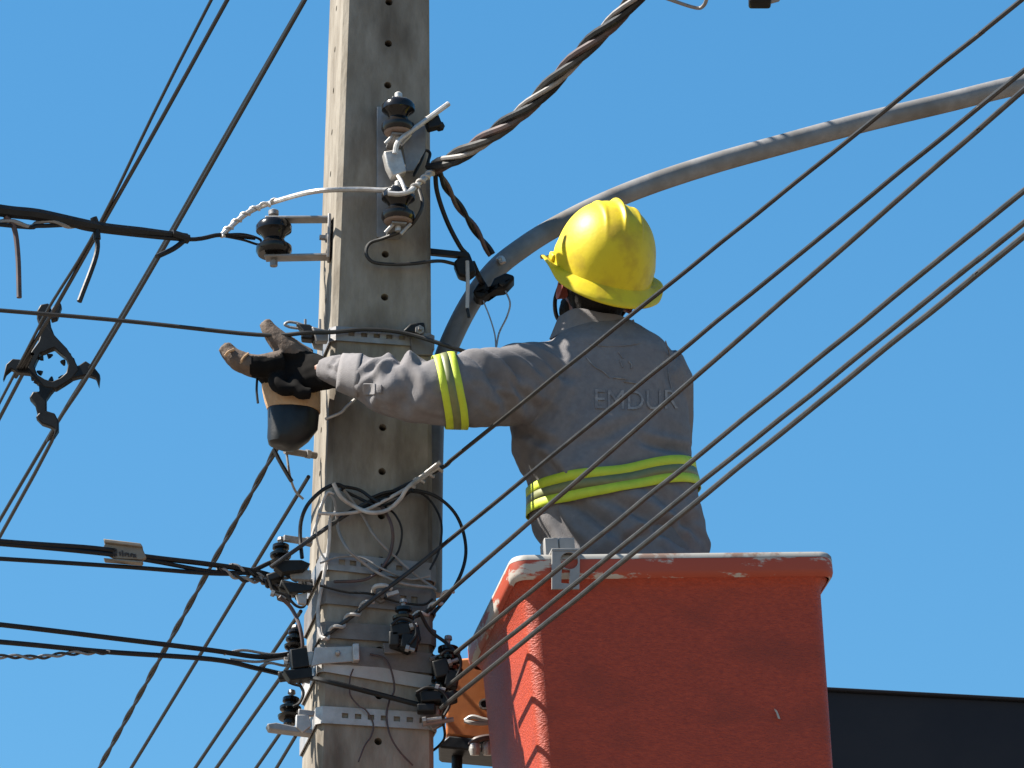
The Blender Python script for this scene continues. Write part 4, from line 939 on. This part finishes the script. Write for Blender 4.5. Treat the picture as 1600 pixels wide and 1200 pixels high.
for pts in (((916, 558), (928, 572), (942, 580), (953, 590)), ((966, 550), (974, 560)), ((968, 562), (973, 574)), ((982, 564), (987, 570), (986, 576)), ((975, 596), (995, 599)), ((958, 590), (978, 592))):
    PP = smoothpts([on_shirt(x, y, .002) for x, y in pts], 4); tube(em, PP, .0016, 5)
obj('emblem', em, 'print', shirt, smooth=False)
# trousers and boots
bm = bmesh.new()
loft(bm, [(hipc + V((0, 0, .03)), RGT * .17, V((0, .118, 0))), (hipc - V((0, 0, .1)), RGT * .182, V((0, .125, 0))), (hipc - V((0, 0, .2)), RGT * .17, V((0, .115, 0)))], 20, 2.3)
for h0, k0, a0 in legs: tube(bm, [h0 + V((0, 0, .05)), h0, k0, a0 - V((0, 0, .03))], [.09, .092, .075, .068], 14)
link_mesh('trousers', remesh(bm, .012, 4), 'trousers', person)
for h0, k0, a0 in legs:
    bm = bmesh.new(); c = V((a0.x, a0.y, floor_z))
    loft(bm, [(c + V((-.01, .06, .002)), RGT * .05, V((0, .14, 0))), (c + V((-.01, .06, .03)), RGT * .052, V((0, .142, 0))), (c + V((-.005, .04, .07)), RGT * .048, V((0, .10, 0))), (c + V((0, 0, .12)), RGT * .045, V((0, .055, 0)))], 16, 2.4)
    obj('boot', bm, 'rubber', person)

# ---- hard hat
hat = bpy.data.objects.new('hard_hat', None); COL.objects.link(hat); hat.parent = person; hat.location = HO - wloc(person); hat['label'] = 'yellow hard hat with ribs on its crown'
def hatpt(th, t):      # th: angle, t: 0 crown .. 1 dome foot .. 1.5 brim edge
    ca, sa = math.cos(th), math.sin(th)      # ca -> right, sa -> forward
    a, b, h = .1155, .137, .164
    if t <= 1:
        e = t * math.pi / 2; r = math.sin(e) ** .92; z = h * math.cos(e) ** .80
        r = r if t > 0 else 0.0001
        x, y = a * r * ca, b * r * sa
        # ribs along the crown
        bump = 0
        for x0_, amp, wd in ((0, .0095, .0085), (.042, .004, .008), (-.042, .003, .008)):
            wd = wd * max(.55, 1 - abs(y) / .13); g = math.exp(-((x - x0_) / wd) ** 2); wdw = 1 / (1 + math.exp((abs(y) - .078) / .010)); up_ = max(0, min(1, (z / h - .35) / .3))
            bump = max(bump, amp * g * wdw * up_)
        # side lugs
        lug = .005 * math.exp(-((abs(ca) - 1) / .03) ** 2) * max(0, 1 - abs(t - .92) / .12)
        n_ = V((x / a ** 2, y / b ** 2, z / h ** 2)); n_ = n_.normalized() if n_.length > 0 else V((0, 0, 1))
        return V((x, y, z)) + n_ * (bump + lug)
    k = (t - 1) / .5
    wdt = .027 + .012 * max(0, sa) ** 2 + .010 * max(0, -sa)
    rs = 1.0; x, y = (a + wdt * k) * ca, (b + wdt * k) * sa
    drop = -.010 * k - .020 * k * max(0, -sa) ** 1.5 - .006 * k * max(0, sa) + .020 * (k ** 1.2) * math.exp(-((abs(ca) - 1) / .10) ** 2)
    lip = -.004 * max(0, (k - .8) / .2)
    return V((x, y, drop + lip))
bm = bmesh.new(); NT = 240; ts = [.0] + [i / 70 for i in range(1, 71)] + [1 + .5 * i / 10 for i in range(1, 11)]
rg = []
for t in ts:
    rg.append([bm.verts.new(H(*hatpt(2 * math.pi * k / NT, t), o=HO)) for k in range(NT)])
for a, b in zip(rg, rg[1:]):
    for k in range(NT): bm.faces.new((a[k], a[(k + 1) % NT], b[(k + 1) % NT], b[k]))
bmesh.ops.remove_doubles(bm, verts=rg[0], dist=.0008)
sh = obj('shell', bm, 'yellow', hat); s = sh.modifiers.new('s', 'SOLIDIFY'); s.thickness = .0035; s.offset = -1
for s in (-1, 1):
    c = H(.118 * s, .012, .014, HO)
    bev(obj('slot_lug', box(c - hr * .004 * s - hu * .004, hr * .011, hf * .017, hu * .009), 'yellow', hat), .005, 3)
bm = bmesh.new(); lev = []
for rr, z in ((.098, .004), (.098, -.018), (.094, -.018), (.094, .004)):
    lev.append([bm.verts.new(H(rr * .9 * math.cos(2 * math.pi * k / 40), rr * 1.08 * math.sin(2 * math.pi * k / 40), z, HO)) for k in range(40)])
for a, b in zip(lev, lev[1:] + lev[:1]):
    for k in range(40): bm.faces.new((a[k], a[(k + 1) % 40], b[(k + 1) % 40], b[k]))
obj('headband', bm, 'polymer', hat)
obj('chin_strap', T_([H(-.085, .01, -.005), H(-.082, .025, -.06), H(-.05, .06, -.11), H(0, .075, -.122), H(.05, .06, -.11), H(.082, .025, -.06), H(.085, .01, -.005)], .005), 'polymer', hat)

# ---- gloved left hand on the pole
bm = bmesh.new()
def gl(bm, P, r, n=12): tube(bm, smoothpts([at(*p) for p in P], 4), [r[min(len(r) - 1, i // 4)] + (r[min(len(r) - 1, i // 4 + 1)] - r[min(len(r) - 1, i // 4)]) * (i % 4) / 4 for i in range(4 * (len(P) - 1) + 1)], n)
loft(bm, [(at(548, 588, 11.772), V((0, .026, 0)), V((0, 0, .027))), (at(520, 586, 11.785), V((0, .028, 0)), V((0, 0, .030))), (at(496, 582, 11.81), V((0, .032, 0)), V((0, 0, .044))), (at(470, 584, 11.83), V((0, .034, 0)), V((0, 0, .056))), (at(440, 584, 11.84), V((0, .034, 0)), V((0, 0, .052))), (at(414, 580, 11.84), V((0, .030, 0)), V((0, 0, .036))), (at(402, 578, 11.84), V((0, .02, 0)), V((0, 0, .022)))], 18, 2.3)
gl(bm, [(478, 566, 11.83), (450, 546, 11.82), (426, 522, 11.815), (413, 503, 11.815)], [.032, .030, .0205, .0135])           # thumb, pointing up
gl(bm, [(440, 568, 11.815), (400, 572, 11.80), (370, 562, 11.795), (350, 542, 11.795)], [.031, .027, .024, .016])           # index
gl(bm, [(435, 578, 11.85), (396, 574, 11.86), (366, 560, 11.865), (349, 541, 11.87)], [.028, .024, .021, .014])              # middle
gl(bm, [(444, 586, 11.83), (432, 596, 11.80), (440, 606, 11.79), (456, 610, 11.79)], [.026, .020, .017, .014])               # ring, curled
gl(bm, [(474, 590, 11.83), (460, 602, 11.80), (470, 613, 11.79), (486, 615, 11.79)], [.024, .018, .0155, .013])              # little, curled
me = remesh(bm, .0035, 3)
for v in me.vertices: v.co += v.normal * .0016 * noise.noise(v.co * 60)
glove = link_mesh('glove', me, ['leather', 'blackleather'], person); glove['label'] = 'brown and black work glove spread on the pole side'
gw = wloc(glove); dark = at(455, 592, 11.83)
for p in glove.data.polygons:
    c = p.center + gw; dx = (c.x - dark.x) * 683; dz = (c.z - dark.z) * 640
    wob = 9 * noise.noise(c * 30)
    if dz < 30 + wob + dx * .18 and dx > -62 + wob: p.material_index = 1
for (x1, y1, x2, y2) in ((352, 556, 366, 546), (376, 568, 388, 552)):
    obj('knuckle_trim', T_([at(x1, y1, 11.776), at((x1 + x2) / 2 - 2, (y1 + y2) / 2 - 1, 11.770), at(x2, y2, 11.776)], .0032, 6), 'tan', glove)
# right glove resting on the far side of the bucket
bm = bmesh.new(); w0 = at(948, 802, 12.25)
loft(bm, [(w0, V((.03, 0, 0)), V((0, 0, .026))), (w0 + V((-.03, .03, -.02)), V((.042, .01, 0)), V((0, .01, .022))), (w0 + V((-.06, .06, -.04)), V((.04, .01, 0)), V((0, .01, .018)))], 14)
for i in range(4):
    b = w0 + V((-.085 + .02 * i, .065 - .004 * i, -.045)); tube(bm, [b, b + V((-.01, .035, -.012)), b + V((-.012, .045, -.04))], [.0125, .0115, .009], 10)
tube(bm, [w0 + V((.0, .03, -.02)), w0 + V((.025, .055, -.045)), w0 + V((.03, .07, -.07))], [.015, .013, .01], 10)
link_mesh('glove', remesh(bm, .004, 3), 'leather', person)
# black and tan sleeve hanging under the glove
sv = thing('cable_sleeve', at(458, 697, 11.85), 'black sleeve with a tan leather top hanging under the glove', 'sleeve')
def ring(px, py, wpx, dep, Y=11.85): c = at(px, py, Y); return (c, V((wpx / 2 / ppm(c), 0, -.004)), V((0, dep, 0)))
bm = bmesh.new(); loft(bm, [ring(452, 588, 88, .038), ring(455, 610, 92, .042), ring(457, 630, 88, .042), ring(459, 642, 84, .04)], 24, 2.2); obj('tan_band', bm, 'tan', sv)
bm = bmesh.new(); rl = [ring(459, 640, 80, .0385), ring(459, 644, 82, .040), ring(457, 668, 78, .040), ring(450, 686, 64, .038), ring(445, 695, 50, .034), ring(444, 699, 36, .024), ring(444, 700, 14, .012)]
loft(bm, rl, 48, 2.1)
for v in bm.verts: v.co += V((nz(v.co.x * 40, v.co.z * 25, 1), nz(v.co.x * 40, v.co.z * 25, 5), 0)) * .005
obj('black_cuff', bm, 'rubber', sv)
obj('strap_end', T_([at(402, 588, 11.83), at(401, 610, 11.83), at(403, 630, 11.83)], .0028), 'rubber', sv)
